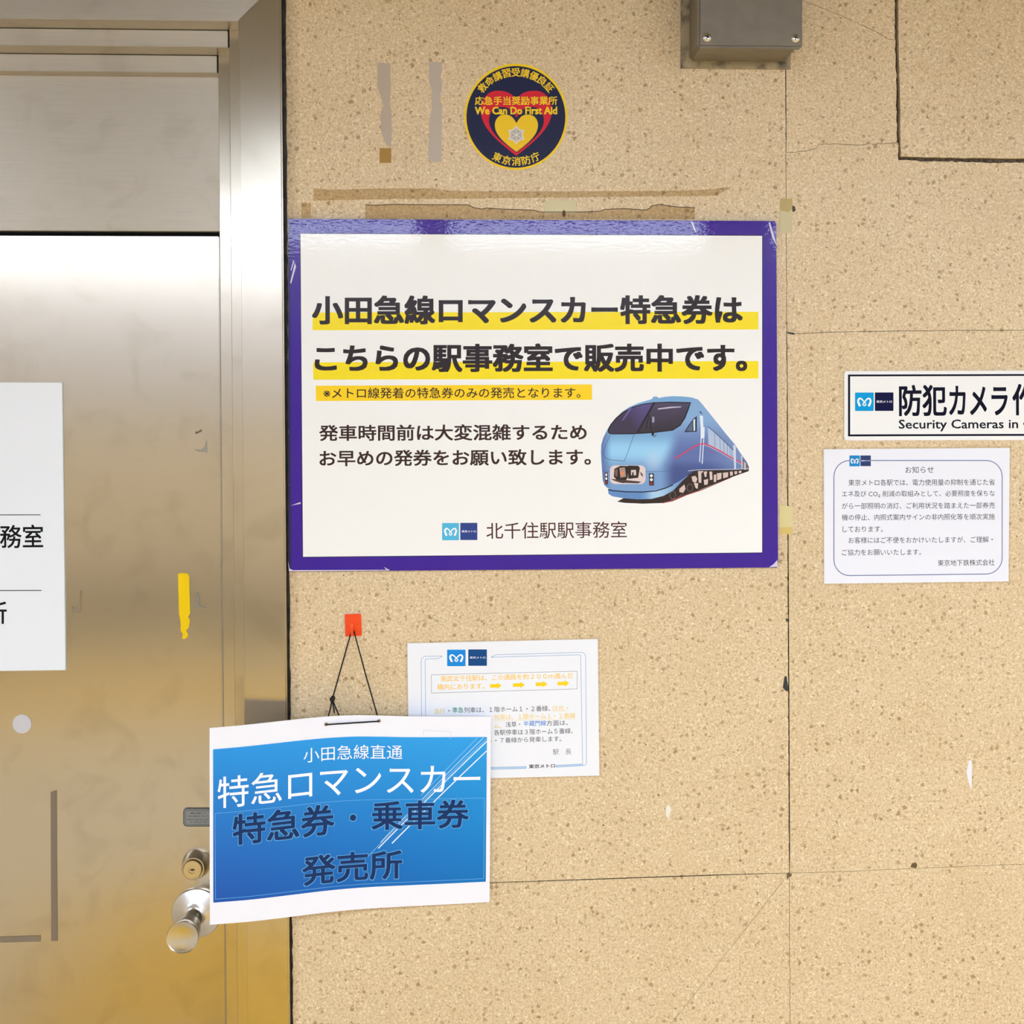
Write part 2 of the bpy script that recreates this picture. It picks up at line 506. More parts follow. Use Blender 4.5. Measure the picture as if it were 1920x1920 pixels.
# column A (behind the poster)
panel(line_pts([(xl(TOP), TOP), (xl(1668), 1668)], .5, 14) + off(HA, 0, -.3) + off(VJ3, -g, 0)[::-1] + off(VJ2, -g, 0)[::-1] + off(VJ1, -g, 0)[::-1])
panel(off(HA, 0, .3) + off(VJ4, -g, 0) + line_pts([(xl(BOT), BOT), (xl(1668), 1668)], .5, 14)[:-1])
# column B
ljt = line_pts([(1681.5, 75), (1682.5, 150), (1683.5, 268)], .4, 8)
panel(off(CR1, 0, -g) + line_pts([(1678, 74), (1677, TOP)], .6, 8) + [(xj(TOP), TOP)] )
panel(off(VJ1, g, 0)[len(VJ1) * 0:] [-45:] + off(CR2, 0, -g) + line_pts([(1682, 268), (1680, 150), (1678.5, 77)], .7, 8)[:-1] + off(CR1, 0, g)[::-1])
# region under crack 2 runs right beneath the thick joint
bot_thick = line_pts([(1684, 268), (1684.5, 300), (1760, 303), (1840, 304.5), (1920, 305), (3900, 322)], .8, 8)
panel(off(CR2, 0, g) + bot_thick + off(HC, 0, -g)[::-1] + off(VJ2, g, 0)[::-1])
# proud panel, top right
panel([(3900, 306)] + line_pts([(1920, 297.5), (1800, 296.5), (1688, 294)], .35, 10) + line_pts([(1688, 294), (1686, 150), (1683.5, 75), (1683, TOP)], .4, 8)[1:] + [(3900, TOP)], d=.003)
panel(off(HC, 0, g) + off(HB, 0, -g)[::-1] + off(VJ3, g, 0)[::-1])
panel(off(HB, 0, g) + [(3900, BOT)] + off(VJ4, g, 0)[::-1])
# far right column to the wall end and the wall left of / above the door (outside the frame)
# thick caulk in the open joint
cj = line_pts([(1676.5, TOP), (1677, 75), (1679, 200), (1681, 285), (1683, 300), (1700, 302), (1920, 305), (3900, 322)], .5, 8) + \
    [(3900, 300), (1920, 293), (1690, 291), (1688, 150), (1686, 75), (1686, TOP)]
bm = bmesh.new(); prism(bm, [Vector((W(x, y).x, .006, min(W(x, y).z, CEIL))) for x, y in cj], .012)
from_bm('caulk_joint', bm, M['caulk'], wall)

# lumps of filler and black chips in the joints
for pts, c in (([(1468, 1290), (1471, 1268), (1475, 1268), (1478, 1290), (1478, 1295), (1474, 1296)], (54, 58, 62)),
               ([(1473, 1160), (1478, 1160), (1479, 1165), (1474, 1165)], (58, 58, 60)),
               ([(1475, 1638), (1479, 1636), (1485, 1639), (1484, 1643), (1479, 1645), (1476, 1650)], (112, 92, 68)),
               ([(1707, 1626), (1710, 1619), (1717, 1617), (1720, 1622), (1718, 1628)], (104, 88, 58)),
               ([(1472, 622), (1488, 624), (1490, 628), (1480, 626)], (40, 32, 26)),
               ([(1486, 385), (1491, 388), (1492, 395), (1487, 398), (1484, 392)], (80, 68, 50))):
    flat('joint_filler', wall, [(pts, c)], .0006, 'sticker')

# black sealant between the door frame and the stone
bm = bmesh.new()
prism(bm, [Vector((W(x, y, -.004).x, .004, min(max(W(x, y, -.004).z, 0), CEIL))) for x, y in
           line_pts([(xl(TOP) + 2.2, TOP), (xl(BOT) + 2.2, BOT)], .8, 8) + [(xl(BOT) - 14, BOT), (xl(TOP) - 14, TOP)]], .02)
from_bm('sealant_strip', bm, M['sealant'], wall)

# ------------------------------------------------------------------ room around: floor, ceiling, other walls
bm = bmesh.new(); box(bm, XL - .2, XR + .2, OPP - .2, .4, -.1, 0); fl = tag(from_bm('floor', bm, M['floor']), kind='structure')
bm = bmesh.new(); box(bm, XL - .2, XR + .2, OPP - .2, .4, CEIL, CEIL + .1); tag(from_bm('ceiling', bm, M['ceiling']), kind='structure')
bm = bmesh.new(); box(bm, XL - .2, XR + .2, OPP - .2, OPP, 0, CEIL); wf = tag(from_bm('wall_front', bm, M['opp']), kind='structure')
bm = bmesh.new(); box(bm, XL, XR, OPP - .05, OPP + .02, 1.3, 2.3); from_bm('white_panelling', bm, M['white_wall'], wf)
bm = bmesh.new(); box(bm, XR, XR + .2, OPP, .2, 0, CEIL); tag(from_bm('wall_right', bm, M['opp']), kind='structure')
bm = bmesh.new(); box(bm, XL - .2, XL, OPP, .2, 0, CEIL); tag(from_bm('wall_left', bm, M['opp']), kind='structure')
bm = bmesh.new(); box(bm, XL, XR, OPP, OPP + .03, 0, .2); tag(from_bm('baseboard_front', bm, M['base']), kind='structure')
# yellow guide paving: square blocks with raised bars
tp = thing('trim_1', (0, 0, 0), kind='structure')
bmk = bmesh.new(); box(bmk, 0, .296, -.148, .148, 0, .004)
for i in range(4): box(bmk, .03, .266, -.115 + i * .07, -.095 + i * .07, .004, .008)
mk = bpy.data.meshes.new('paving_block'); bmk.to_mesh(mk); bmk.free(); mk.materials.append(M['tactile'])
for yy, k in ((-3.22, 0), (-3.52, 0), (-.9, 12), (-1.2, 12), (-1.5, 12)):
    while XL + .02 + k * .3 < XR - .3:
        o = bpy.data.objects.new('paving_block', mk); C.objects.link(o); o.parent = tp
        o.location = (XL + .02 + k * .3, yy, 0); k += 1

# ceiling lamps (real fluorescent troughs)
em = {}
for i, (yy, st, xs_, drop) in enumerate(ROWS):
    m = bpy.data.materials.new('lamp_tube'); m.use_nodes = True
    b = m.node_tree.nodes['Principled BSDF']; b.inputs['Base Color'].default_value = (.9, .9, .9, 1)
    b.inputs['Emission Color'].default_value = (.86, .98, 1.20, 1); b.inputs['Emission Strength'].default_value = st
    names = ('near the stone wall', 'by the far wall')
    for k, xx in enumerate(xs_):
        t = thing('ceiling_light', (xx, yy, CEIL), ('leftmost', 'second from the left', 'middle', 'second from the right', 'rightmost')[k if len(xs_) == 5 or k < 2 else k + 1] + ' white ceiling light of the row ' + names[i], 'ceiling light', 'long ceiling lights')
        hl = .60 if i == 0 else .72
        bm = bmesh.new(); box(bm, xx - hl - .03, xx + hl + .03, yy - .13, yy + .13, CEIL - .03, CEIL - .001, .004)
        from_bm('housing', bm, M['housing'], t)
        bm = bmesh.new(); box(bm, xx - hl, xx + hl, yy - .10, yy + .10, CEIL - drop, CEIL - .03)
        from_bm('diffuser', bm, m, t)

# ------------------------------------------------------------------ door and its stepped steel frame
door = thing('door_1', (DX(200, -.12), .12, 0), kind='structure')
SH = .0085 * 1.0


def shear(o):
    for v in o.data.vertices: v.co.x += SH * (HZ - v.co.z)
    return o


def ZH(y, d): return W(300, y, d).z


TOPZ = CEIL
x_out = DX(532, .01); x_a = DX(451, .01)
x_b = DX(434, -.04); x_c = DX(413, -.09); x_d = DX(412.5, -.12)
z_f = ZH(37.5, .01); z_1 = ZH(87, -.04); z_2 = ZH(135, -.09); z_t = ZH(434, -.12); z_dr = ZH(443, -.12)
cxd = x_d - .47                      # door centre, 0.94 m wide opening
mir = lambda x: 2 * cxd - x
fw = x_out - x_a
door_parts = []


def dpart(name, bm, m, parent=None, sh=True):
    o = from_bm(name, bm, M[m], parent or door)
    if sh: shear(o)
    return o


# front casing, mitred: right upright, left upright, head
zt = z_f + fw
for s in (1, -1):
    X = (lambda x: x) if s > 0 else mir
    bm = bmesh.new()
    prism(bm, [Vector((X(x_a), -.010, 0)), Vector((X(x_out), -.010, 0)), Vector((X(x_out), -.010, zt)), Vector((X(x_a), -.010, z_f))], .06)
    bmesh.ops.bevel(bm, geom=[e for e in bm.edges if e.verts[0].co.y < 0 and e.verts[1].co.y < 0 and abs(e.verts[0].co.z - e.verts[1].co.z) > 1], offset=.0022, segments=3, affect='EDGES')
    dpart('frame_upright', bm, 'steel_v')
    bm = bmesh.new(); box(bm, min(X(x_b), X(x_a + .03)), max(X(x_b), X(x_a + .03)), .04, .10, 0, z_f + .02, .0009); dpart('inner_upright', bm, 'steel_v')
    bm = bmesh.new(); box(bm, min(X(x_c), X(x_b + .03)), max(X(x_c), X(x_b + .03)), .09, .135, 0, z_1 + .01, .0009); dpart('inner_upright', bm, 'steel_v')
bm = bmesh.new(); prism(bm, [Vector((x_a - .0004, -.010, z_f)), Vector((x_out, -.010, zt + .0004)), Vector((mir(x_out), -.010, zt + .0004)), Vector((mir(x_a) + .0004, -.010, z_f))], .06)
bmesh.ops.bevel(bm, geom=[e for e in bm.edges if e.verts[0].co.y < 0 and e.verts[1].co.y < 0 and abs(e.verts[0].co.x - e.verts[1].co.x) > .5], offset=.0018, segments=2, affect='EDGES')
dpart('frame_head', bm, 'steel_h')
bm = bmesh.new(); box(bm, mir(x_b) + .001, x_b - .001, .0402, .10, z_1, z_f + .03, .0014, 2); dpart('inner_head', bm, 'steel_h')
bm = bmesh.new(); box(bm, mir(x_c) + .001, x_c - .001, .0902, .135, z_2, z_1 + .02, .0014, 2); dpart('inner_head', bm, 'steel_h')
bm = bmesh.new(); box(bm, mir(x_d) - .02, x_d + .02, .12, .16, z_t, z_2 + .02, .0012); dpart('transom_panel', bm, 'steel_h')
bm = bmesh.new(); box(bm, mir(x_d) - .03, x_d + .03, .15, .19, z_dr - .02, z_2, 0); dpart('dark_gap', bm, 'black')
bm = bmesh.new(); box(bm, mir(x_d) + .003, x_d - .0005, .12, .16, .008, z_dr, .0012, 2); dpart('door_leaf', bm, 'steel_v')
# stone wall beyond the door and over it
bm = bmesh.new(); box(bm, XL, mir(x_out) - .02, .0, .2, 0, CEIL); from_bm('stone_panel', bm, M['stone'], wall)
bm = bmesh.new(); box(bm, mir(x_out) - .02, DX(528), .003, .2, zt + .001, CEIL); from_bm('stone_panel', bm, M['stone'], wall)


for n_, (xa_, za_, zb_, ya_) in enumerate(((x_b, z_1, z_f, .0398), (x_c, z_2, z_1, .0898))):
    bm = bmesh.new(); box(bm, xa_ - .0016, xa_ + .0002, ya_, ya_ + .01, za_, zb_); dpart('dark_seam', bm, 'black')
    bm = bmesh.new(); box(bm, mir(xa_), xa_, ya_, ya_ + .01, zb_ - .0009, zb_ + .001); dpart('dark_seam', bm, 'black')


def lathe(name, parent, c, prof, m, seg=64, smooth=True):
    """turned shape about the y axis through c: prof = [(distance toward the room, radius)]"""
    bm = bmesh.new(); rings = []
    for h, r in prof:
        rings.append([bm.verts.new((c.x + r * math.cos(2 * math.pi * i / seg), c.y - h, c.z + r * math.sin(2 * math.pi * i / seg))) for i in range(seg)] if r > 1e-6
                     else [bm.verts.new((c.x, c.y - h, c.z))])
    for a, b in zip(rings, rings[1:]):
        for i in range(seg):
            j = (i + 1) % seg
            if len(a) == 1: bm.faces.new((a[0], b[i], b[j]))
            elif len(b) == 1: bm.faces.new((a[i], b[0], a[j]))
            else: bm.faces.new((a[i], b[i], b[j], a[j]))
    bmesh.ops.recalc_face_normals(bm, faces=bm.faces)
    o = from_bm(name, bm, M[m], parent, smooth)
    es = o.modifiers.new('e', 'EDGE_SPLIT'); es.split_angle = R(28)
    return o


U = (D + .12) / F      # metres per px on the door leaf
kc = W(369.2, 1710.8, -.12)
knob = lathe('door_knob', door, kc, [(0, 45.8 * U), (.0025, 45.8 * U), (.004, 44.6 * U), (.0075, 36 * U), (.011, 27 * U), (.0145, 18 * U), (.0165, 15.5 * U), (.021, 14.5 * U), (.025, 13.5 * U), (.029, 16 * U),
                                     (.036, 20 * U), (.048, 23.8 * U), (.060, 26.5 * U), (.069, 28.4 * U), (.0705, 28.2 * U), (.0695, 27 * U), (.064, 0)], 'polish')
dc = W(368.5, 1618.5, -.12)
dead = lathe('deadbolt', door, dc, [(0, 26 * U), (.003, 26 * U), (.017, 21.5 * U), (.0185, 20.6 * U), (.0185, 18.4 * U), (.015, 18.2 * U), (.015, 0)], 'satin')
lathe('lock_cylinder', dead, dc + Vector((0, -.0152, 0)), [(0, 17.2 * U), (.005, 17.2 * U), (.0062, 16.2 * U), (.0062, 7 * U), (.0054, 6.6 * U), (.0054, 0)], 'brass')
kz = dc + Vector((0, -.0152 - .0056, 0))
bm = bmesh.new(); prism(bm, [kz + Vector((x * U, 0, z * U)) for x, z in ((-4.5, -1), (-3, 1.6), (-1.5, .4), (0, 2), (1.5, .4), (3, 1.6), (4.5, -1), (1.2, -1), (0, -2.6), (-1.2, -1))], .0006)
from_bm('keyhole', bm, M['black'], dead)

# ------------------------------------------------------------------ things on the door
DD = -.12


def on_door(name, pts, col, label, cat, th=.0004, m='sticker', group=None):
    t = slab(name, None, pts, DD + .0003 + th, th, col, m)
    c = sum((v.co for v in t.data.vertices), Vector()) / len(t.data.vertices)
    for v in t.data.vertices: v.co -= c
    t.location = c
    return tag(t, label, cat, group)


t = thing('sign_plate', W(-60, 988, DD), 'large white sign plate on the steel door with black characters', 'sign')
slab('plate', t, [(-236, 716), (116, 717.5), (122.5, 1256.5), (-236, 1261)], DD + .003, .0028, (244, 248, 253), 'plate')
dk = (16, 16, 20)
flat('rule', t, [([(-190, 965), (76, 964.6), (76, 966), (-190, 966.4)], dk)], DD + .0031, 'plate')
flat('rule', t, [([(-190, 1107), (78, 1106.3), (78, 1107.8), (-190, 1108.5)], dk)], DD + .0031, 'plate')
lettering(t, [('駅事務室', (-84, 1028.5), (81, 1027.5), 44, dk, .012)], DD + .0031, 'plate')
lettering(t, [('所', (-30, 1170), (12.6, 1170), 42, dk, .012)], DD + .0031, 'plate')
Y3 = lambda pts: [(x / 3.2, 700 + y / 3.2) for x, y in pts]
on_door('yellow_tape', Y3([(1068, 1205), (1076, 1199), (1122, 1200), (1135, 1215), (1140, 1440), (1128, 1462), (1138, 1475), (1137, 1500), (1130, 1530), (1118, 1538), (1120, 1552), (1128, 1562),
                           (1126, 1580), (1105, 1597), (1092, 1590), (1097, 1565), (1088, 1550), (1084, 1545), (1084, 1500), (1080, 1470), (1074, 1440)]), (255, 214, 0),
        'bright yellow strip of torn tape on the steel door', 'tape')
on_door('round_sticker', disc_pts(41, 1357.5, 17.6, 17.6, 32), (208, 206, 208), 'small pale grey round sticker low on the steel door', 'sticker')
ZD = lambda pts: [(x / 3.0968, 1300 + y / 3.0968) for x, y in pts]
on_door('tape_residue', ZD([(294, 574), (328, 562), (334, 1438), (297, 1438)]), (132, 117, 98), 'long upright strip of grey tape residue left of the door knob', 'tape residue', .0003)
on_door('tape_residue', ZD([(-190, 1420), (235, 1407), (235, 1442), (-190, 1452)]), (136, 121, 100), 'level strip of grey tape residue at the lower left of the door', 'tape residue', .0003)
on_door('adhesive_scrap', Y3([(1165, 455), (1205, 458), (1228, 435), (1240, 398), (1243, 476), (1190, 470)]), (168, 164, 152), 'small grey triangular scrap high beside the door edge', 'scrap', .0003)
on_door('adhesive_scrap', Y3([(1170, 350), (1188, 348), (1208, 335), (1210, 348), (1192, 358), (1176, 366)]), (120, 112, 102), 'tiny dark scrap above the triangular scrap on the door', 'scrap', .0003)
on_door('adhesive_scrap', Y3([(1170, 1390), (1172, 1330), (1182, 1312), (1194, 1330), (1196, 1396), (1240, 1402), (1238, 1410), (1196, 1406), (1168, 1402)]), (150, 142, 126), 'small pale hook shaped scrap right of the yellow tape', 'scrap', .0003)
on_door('adhesive_scrap', Y3([(432, 1395), (440, 1410), (462, 1402), (476, 1370), (482, 1300), (488, 1310), (484, 1400), (478, 1440), (434, 1444)]), (150, 134, 106), 'small brown scrap beside the white sign plate', 'scrap', .0003)

t = thing('lock_label', W(378, 1532, DD), 'small grey lock label with rounded corners above the deadbolt', 'label')
slab('label_plate', t, rrect(343.4, 1515.2, 412, 1549.8, 7), DD + .0014, .0012, (150, 152, 150), 'plate')
flat('label_rim', t, [(q, (64, 66, 66)) for q in stroke(rrect(344.4, 1516, 411.2, 1549, 7), 1.3, True)] + [(q, (90, 90, 96)) for q in stroke(rrect(347.6, 1519.3, 408, 1546, 5), .9, True)], DD + .0015, 'plate')
gk = (56, 58, 58)
for s, x0, x1, y, h in (('開錠入退室カード', 358, 386, 1526.3, 3.2), ('こちらに軽くタッチしてください', 351, 405, 1532, 3), ('Please touch the card reader', 350.5, 405, 1537.6, 2.2), ('to unlock with card', 356, 400, 1542, 2.2)):
    lettering(t, [(s, (x0, y), (x1, y), h, gk, .01)], DD + .0015, 'plate')

# ------------------------------------------------------------------ junction box, top right
jb = thing('junction_box', W(1382, 60, 0), 'grey metal junction box with two screws at the top of the wall', 'electrical box')
bl = W(1276.5, 127.5, .004); br = W(1483, 128.5, .004)
bm = bmesh.new(); box(bm, bl.x, br.x, -.004, -.0004, bl.z, bl.z + .31, .0006); from_bm('back_flange', bm, M['flange'], jb)
b0 = W(1292.4, 115, .004); b1 = W(1472, 115.5, .004)
bm = bmesh.new(); box(bm, b0.x, b1.x, -.086, -.003, b0.z, b0.z + .285, .004, 3); from_bm('box_body', bm, M['box'], jb)
c0 = W(1308.5, 88.5, .096); c1 = W(1505.3, 88.5, .096)
bm = bmesh.new(); box(bm, c0.x, c1.x, -.096, -.084, c0.z, c0.z + .292, .0035, 4); from_bm('lid', bm, M['box'], jb)
lw = c1.x - c0.x
for sx, sy in ((1325.7, 70), (1491.5, 71.5)):
    for top in (0, 1):
        p = W(sx, sy, .096); p.z += top * .255
        s = lathe('screw', jb, p + Vector((0, .0004, 0)), [(0, 8.4 * .0008), (.0012, 8.2 * .0008), (.0026, 6 * .0008), (.0032, 3 * .0008), (.0034, 0)], 'polish', 24)
        bm = bmesh.new()
        box(bm, p.x - .0034, p.x + .0034, p.y - .0034, p.y - .0022, p.z - .0007, p.z + .0007); box(bm, p.x - .0007, p.x + .0007, p.y - .0034, p.y - .0022, p.z - .0034, p.z + .0034)
        bmesh.ops.rotate(bm, cent=p, matrix=Matrix.Rotation(R(20 + 15 * top), 3, 'Y'), verts=bm.verts)
        from_bm('cross_slot', bm, M['black'], s)

# ------------------------------------------------------------------ round first aid sticker
Q = lambda x, y: (860 + x / 8.727, 110 + y / 8.727)
t = thing('first_aid_sticker', W(967.3, 219, 0), 'round navy first aid sticker with a yellow rim and hearts', 'sticker')
YE = (247, 208, 16); NV = (12, 16, 60); RD = (214, 16, 40)
slab('sticker_disc', t, disc_pts(967.3, 218.9, 96.7, 99.7, 96), .0006, .0005, YE, 'sticker')
flat('navy_field', t, [(disc_pts(967.3, 219.2, 92.7, 95.3, 96), NV)], .00065, 'sticker')


def heart(cx, notch, top, lx, left, mid, bot):
    def bz(p0, p1, p2, p3, n=14):
        return [tuple((1 - t) ** 3 * a + 3 * (1 - t) ** 2 * t * b + 3 * (1 - t) * t * t * c + t ** 3 * d for a, b, c, d in zip(p0, p1, p2, p3)) for t in [i / n for i in range(n)]]
    h = bz((cx, notch), (cx - (cx - lx) * .3, notch - (notch - top) * .75), (lx + (cx - lx) * .5, top), (lx, top)) + \
        bz((lx, top), (lx - (lx - left) * .6, top), (left, mid - (mid - top) * .55), (left, mid)) + \
        bz((left, mid), (left, mid + (bot - mid) * .4), (cx - (cx - left) * .45, bot - (bot - mid) * .28), (cx, bot))
    rgt = [(2 * cx - x, y) for x, y in h[1:]][::-1]
    return [Q(x, y) for x, y in h + [(cx, bot)] + rgt]


flat('red_heart', t, [(heart(943, 660, 525, 630, 362, 850, 1590), RD)], .0007, 'sticker')
flat('inner_field', t, [(heart(945, 965, 790, 690, 495, 1010, 1535), NV)], .00075, 'sticker')
flat('yellow_heart', t, [(heart(945, 1055, 915, 750, 592, 1090, 1525), (243, 200, 10))], .0008, 'sticker')
sn = []
for k in range(6):
    a = R(60 * k); ca, sa = math.cos(a), math.sin(a)
    rot = lambda x, y: Q(943 + x * ca - y * sa, 1248 + x * sa + y * ca)
    sn.append(([rot(*p) for p in ((-46, 0), (-40, -70), (-62, -88), (-34, -112), (0, -156), (34, -112), (62, -88), (40, -70), (46, 0))], (226, 214, 206)))
for k in range(6):
    a = R(60 * k); ca, sa = math.cos(a), math.sin(a)
    rot = lambda x, y: Q(943 + x * ca - y * sa, 1248 + x * sa + y * ca)
    sn.append(([rot(*p) for p in ((0, 0), (-44, -70), (0, -112), (44, -70))], (182, 176, 166)))
for k in range(6):
    a = R(60 * k); ca, sa = math.cos(a), math.sin(a)
    rot = lambda x, y: Q(943 + x * ca - y * sa, 1248 + x * sa + y * ca)
    sn.append(([rot(*p) for p in ((-5, 0), (-4, -100), (4, -100), (5, 0))], (240, 232, 224)))
flat('snow_crystal', t, sn, .00084, 'sticker', lift=.000003)
items = []
for i, ch in enumerate('救命講習受講優良証'):
    a = R(-49 + 12.2 * i); cx, cy = 967.3 + 83 * math.sin(a), 218.9 - 83.5 * math.cos(a); u = Vector((math.cos(a), math.sin(a))); n = Vector((-u.y, u.x))
    c = Vector((cx, cy)) + n * 8.2
    items.append((ch, tuple(c - u * 8.2), tuple(c + u * 8.2), 16.4, YE, .018))
lettering(t, items, .0007, 'sticker')
items = []
for i, ch in enumerate('東京消防庁'):
    a = R(25 - 12.6 * i); cx, cy = 967.8 + 83.5 * math.sin(-a), 218.9 + 83.5 * math.cos(a); u = Vector((math.cos(a), math.sin(a))); n = Vector((-u.y, u.x))
    c = Vector((cx, cy)) + n * 8.4
    items.append((ch, tuple(c - u * 8.4), tuple(c + u * 8.4), 16.8, YE, .018))
lettering(t, items, .0007, 'sticker')
lettering(t, [('応急手当奨励事業所', (890.4, 197.2), (1045, 196.8), 16.3, YE, .018)], .0009, 'sticker')
lettering(t, [('We Can Do First Aid', (890.4, 214.8), (1044.8, 214.4), 14.8, YE, .035)], .0009, 'sticker')

# ------------------------------------------------------------------ torn tape and residues on the stone
def on_wall(name, pts, col, label, cat, m='sticker', th=.0004, group=None, d=.0006):
    o = slab(name, None, pts, d, th, col, m)
    c = sum((v.co for v in o.data.vertices), Vector()) / len(o.data.vertices)
    for v in o.data.vertices: v.co -= c
    o.location = c
    return tag(o, label, cat, group)


Z2 = lambda pts: [(560 + x / 3.2, 60 + y / 3.2) for x, y in pts]
on_wall('adhesive_strip', Z2([(472, 183), (550, 187), (553, 330), (550, 400), (545, 430), (556, 470), (558, 620), (555, 688), (530, 680), (510, 640), (495, 590), (490, 500), (500, 465), (510, 440), (492, 380), (472, 330)]),
        (186, 170, 152), 'torn narrow strip of old grey adhesive, left one of the upright pair', 'adhesive strip')
on_wall('adhesive_strip', Z2([(780, 180), (860, 180), (860, 240), (850, 270), (860, 300), (858, 350), (848, 380), (850, 410), (860, 430), (858, 780), (810, 780), (780, 770), (775, 730), (785, 600), (780, 560), (790, 500), (800, 470), (795, 400), (800, 350), (782, 300)]),
        (190, 176, 160), 'upright grey adhesive strip nearest the round sticker', 'adhesive strip')
on_wall('tape_piece', Z2([(485, 697), (555, 697), (555, 785), (485, 785)]), (166, 128, 58), 'little square of brown tape under the left adhesive strip', 'tape')
on_wall('tape_residue', [(588, 353), (624, 355.6), (732, 353), (815, 353), (850, 358), (1000, 359), (1230, 358), (1320, 356), (1375, 350), (1340, 367), (1000, 371), (730, 373.5), (588, 376)],
        (110, 76, 30), 'long level band of brown tape residue above the purple poster', 'tape residue', 'film', .0002)
on_wall('tape_residue', [(565, 380), (583, 380), (583, 409), (565, 409)], (110, 76, 30), 'small brown residue square above the top left poster corner', 'tape residue', 'film', .0002)
t = thing('torn_tape', W(990, 400, 0), 'torn film strip with a ragged upper edge along the poster top', 'tape')
edge = [(685, 383.5), (700, 385), (740, 383), (800, 384), (878, 384), (890, 390), (905, 392), (912, 390), (940, 392), (1000, 394), (1014, 397.7), (1095, 397.5), (1125, 396), (1135, 392.5), (1170, 391), (1210, 394), (1218, 391),
        (1222, 386), (1240, 383), (1252, 386), (1270, 388), (1303, 389.5)]
slab('film', t, edge + [(1303, 411), (685, 411)], .0005, .0003, (120, 92, 50), 'film')
flat('ragged_edge', t, [(q, (86, 62, 36)) for q in stroke(edge, 1.4)], .0006, 'sticker')
on_wall('clear_tape', [(1022, 375.5), (1080, 376), (1080, 399), (1022, 399)], (214, 200, 146), 'short level piece of yellowed tape above the poster', 'tape', 'tape')
on_wall('brown_fleck', disc_pts(1057.5, 400.5, 3.2, 6.5, 16), (86, 58, 20), 'small brown oval fleck on the yellowed tape above the poster', 'fleck', d=.0011)
t = thing('yellowed_tape', W(1474, 405, 0), 'upright yellowed tape at the top right poster corner', 'tape')
slab('tape_strip', t, [(1463, 372), (1485.5, 372.5), (1485, 437), (1462.5, 437)], .0007, .0005, (206, 192, 142), 'tape')
flat('brown_end', t, [([(1463, 372.4), (1485.5, 372.8), (1485.5, 392), (1478, 398), (1463, 394)], (186, 160, 84))], .00078, 'tape')
t = thing('yellowed_tape', W(1473, 975, 0), 'upright yellowed tape at the lower right side of the poster', 'tape')
slab('tape_strip', t, [(1461.5, 946), (1484.5, 950), (1485, 1001.5), (1461.5, 1002)], .0007, .0005, (226, 212, 150), 'tape')
flat('brown_end', t, [([(1461.7, 989), (1484.5, 988), (1485, 1001.3), (1461.5, 1002)], (226, 196, 112))], .00078, 'tape')
on_wall('paper_chip', [(1818, 1424), (1822, 1428), (1822, 1477), (1820, 1479), (1813, 1454), (1812, 1446)], (236, 236, 240), 'tall narrow white paper chip at the right of the wall', 'paper chip', 'paper')
on_wall('paper_chip', [(1250, 1511), (1255, 1509), (1259, 1518), (1256, 1526), (1254, 1536), (1249, 1530), (1248, 1518)], (236, 230, 214), 'short white paper chip right of the hanging blue sheet', 'paper chip', 'paper')

# ------------------------------------------------------------------ purple poster
P0 = .0075
t = thing('poster_board', W(1000, 740, 0), 'large purple framed poster with a blue train picture', 'poster')
PU = (54, 8, 148)
slab('board', t, [(539.5, 411), (541, 410.3), (1452, 414.3), (1455.5, 418), (1459, 1062), (1456, 1064), (1000, 1068), (545, 1071.5), (541.5, 1068)], P0, .0068, PU, 'poster')
flat('outline', t, [([(562, 437), (1430.2, 441), (1430.4, 1037), (567, 1045.3)], (24, 22, 60))], P0 + .0001, 'poster')
flat('white_field', t, [([(563.4, 438.4), (1429, 442.2), (1429, 1035.8), (568.2, 1044)], (247, 246, 242))], P0 + .00016, 'poster')
e = .0002
flat('edge_band', t, [([(539.5, 411), (544, 411), (546, 1067), (541.5, 1068)], (30, 26, 84))], P0 + e, 'poster')
YB = (252, 228, 0)
flat('yellow_bar', t, [([(586, 586), (1422, 584.6), (1422, 617.8), (586, 619.2)], YB)], P0 + e, 'poster')
flat('yellow_bar', t, [([(587, 679.5), (1422, 677), (1422, 709.6), (587.4, 712)], YB)], P0 + e, 'poster')
flat('yellow_bar', t, [([(592, 723.3), (1110, 720.8), (1110, 749.6), (592.4, 752)], (255, 214, 0))], P0 + e, 'poster')
BR = (28, 6, 2)
l2 = P0 + .00026
lettering(t, [('小田急線ロマンスカー特急券は', (585, 608.5), (1392.5, 607.5), 54.2, BR, .034)], l2, 'poster')
lettering(t, [('こちらの駅事務室で販売中です。', (590, 698), (1401, 697), 53.5, BR, .034)], l2, 'poster')
lettering(t, [('※メトロ線発着の特急券のみの発売となります。', (606.5, 747.3), (1088.5, 746.3), 20.3, (44, 12, 4), .008)], l2, 'poster')
BT = (48, 20, 20)
lettering(t, [('発車時間前は大変混雑するため', (598.5, 827), (1100, 825.3), 30.5, BT, .020)], l2, 'poster')
lettering(t, [('お早めの発券をお願い致します。', (599, 874.6), (1108, 872), 30.5, BT, .020)], l2, 'poster')
lettering(t, [('北千住駅駅事務室', (912, 1010.8), (1175.5, 1008.2), 31, (76, 32, 40), .004)], l2, 'poster')
logo(t, (829, 980.6, 860.6, 1013), (863, 980.3, 895, 1012.6), l2, (78, 186, 226), (28, 62, 140), 'poster')

# train picture, drawn as printed patches
T = lambda pts: [(1080 + x / 4.8, 700 + y / 4.8) for x, y in pts]


def mixc(a, b, t):
    t = max(0, min(1, t)); return tuple(x + (y - x) * t for x, y in zip(a, b))


def sm(a, b, x):
    t = max(0, min(1, (x - a) / (b - a))); return t * t * (3 - 2 * t)


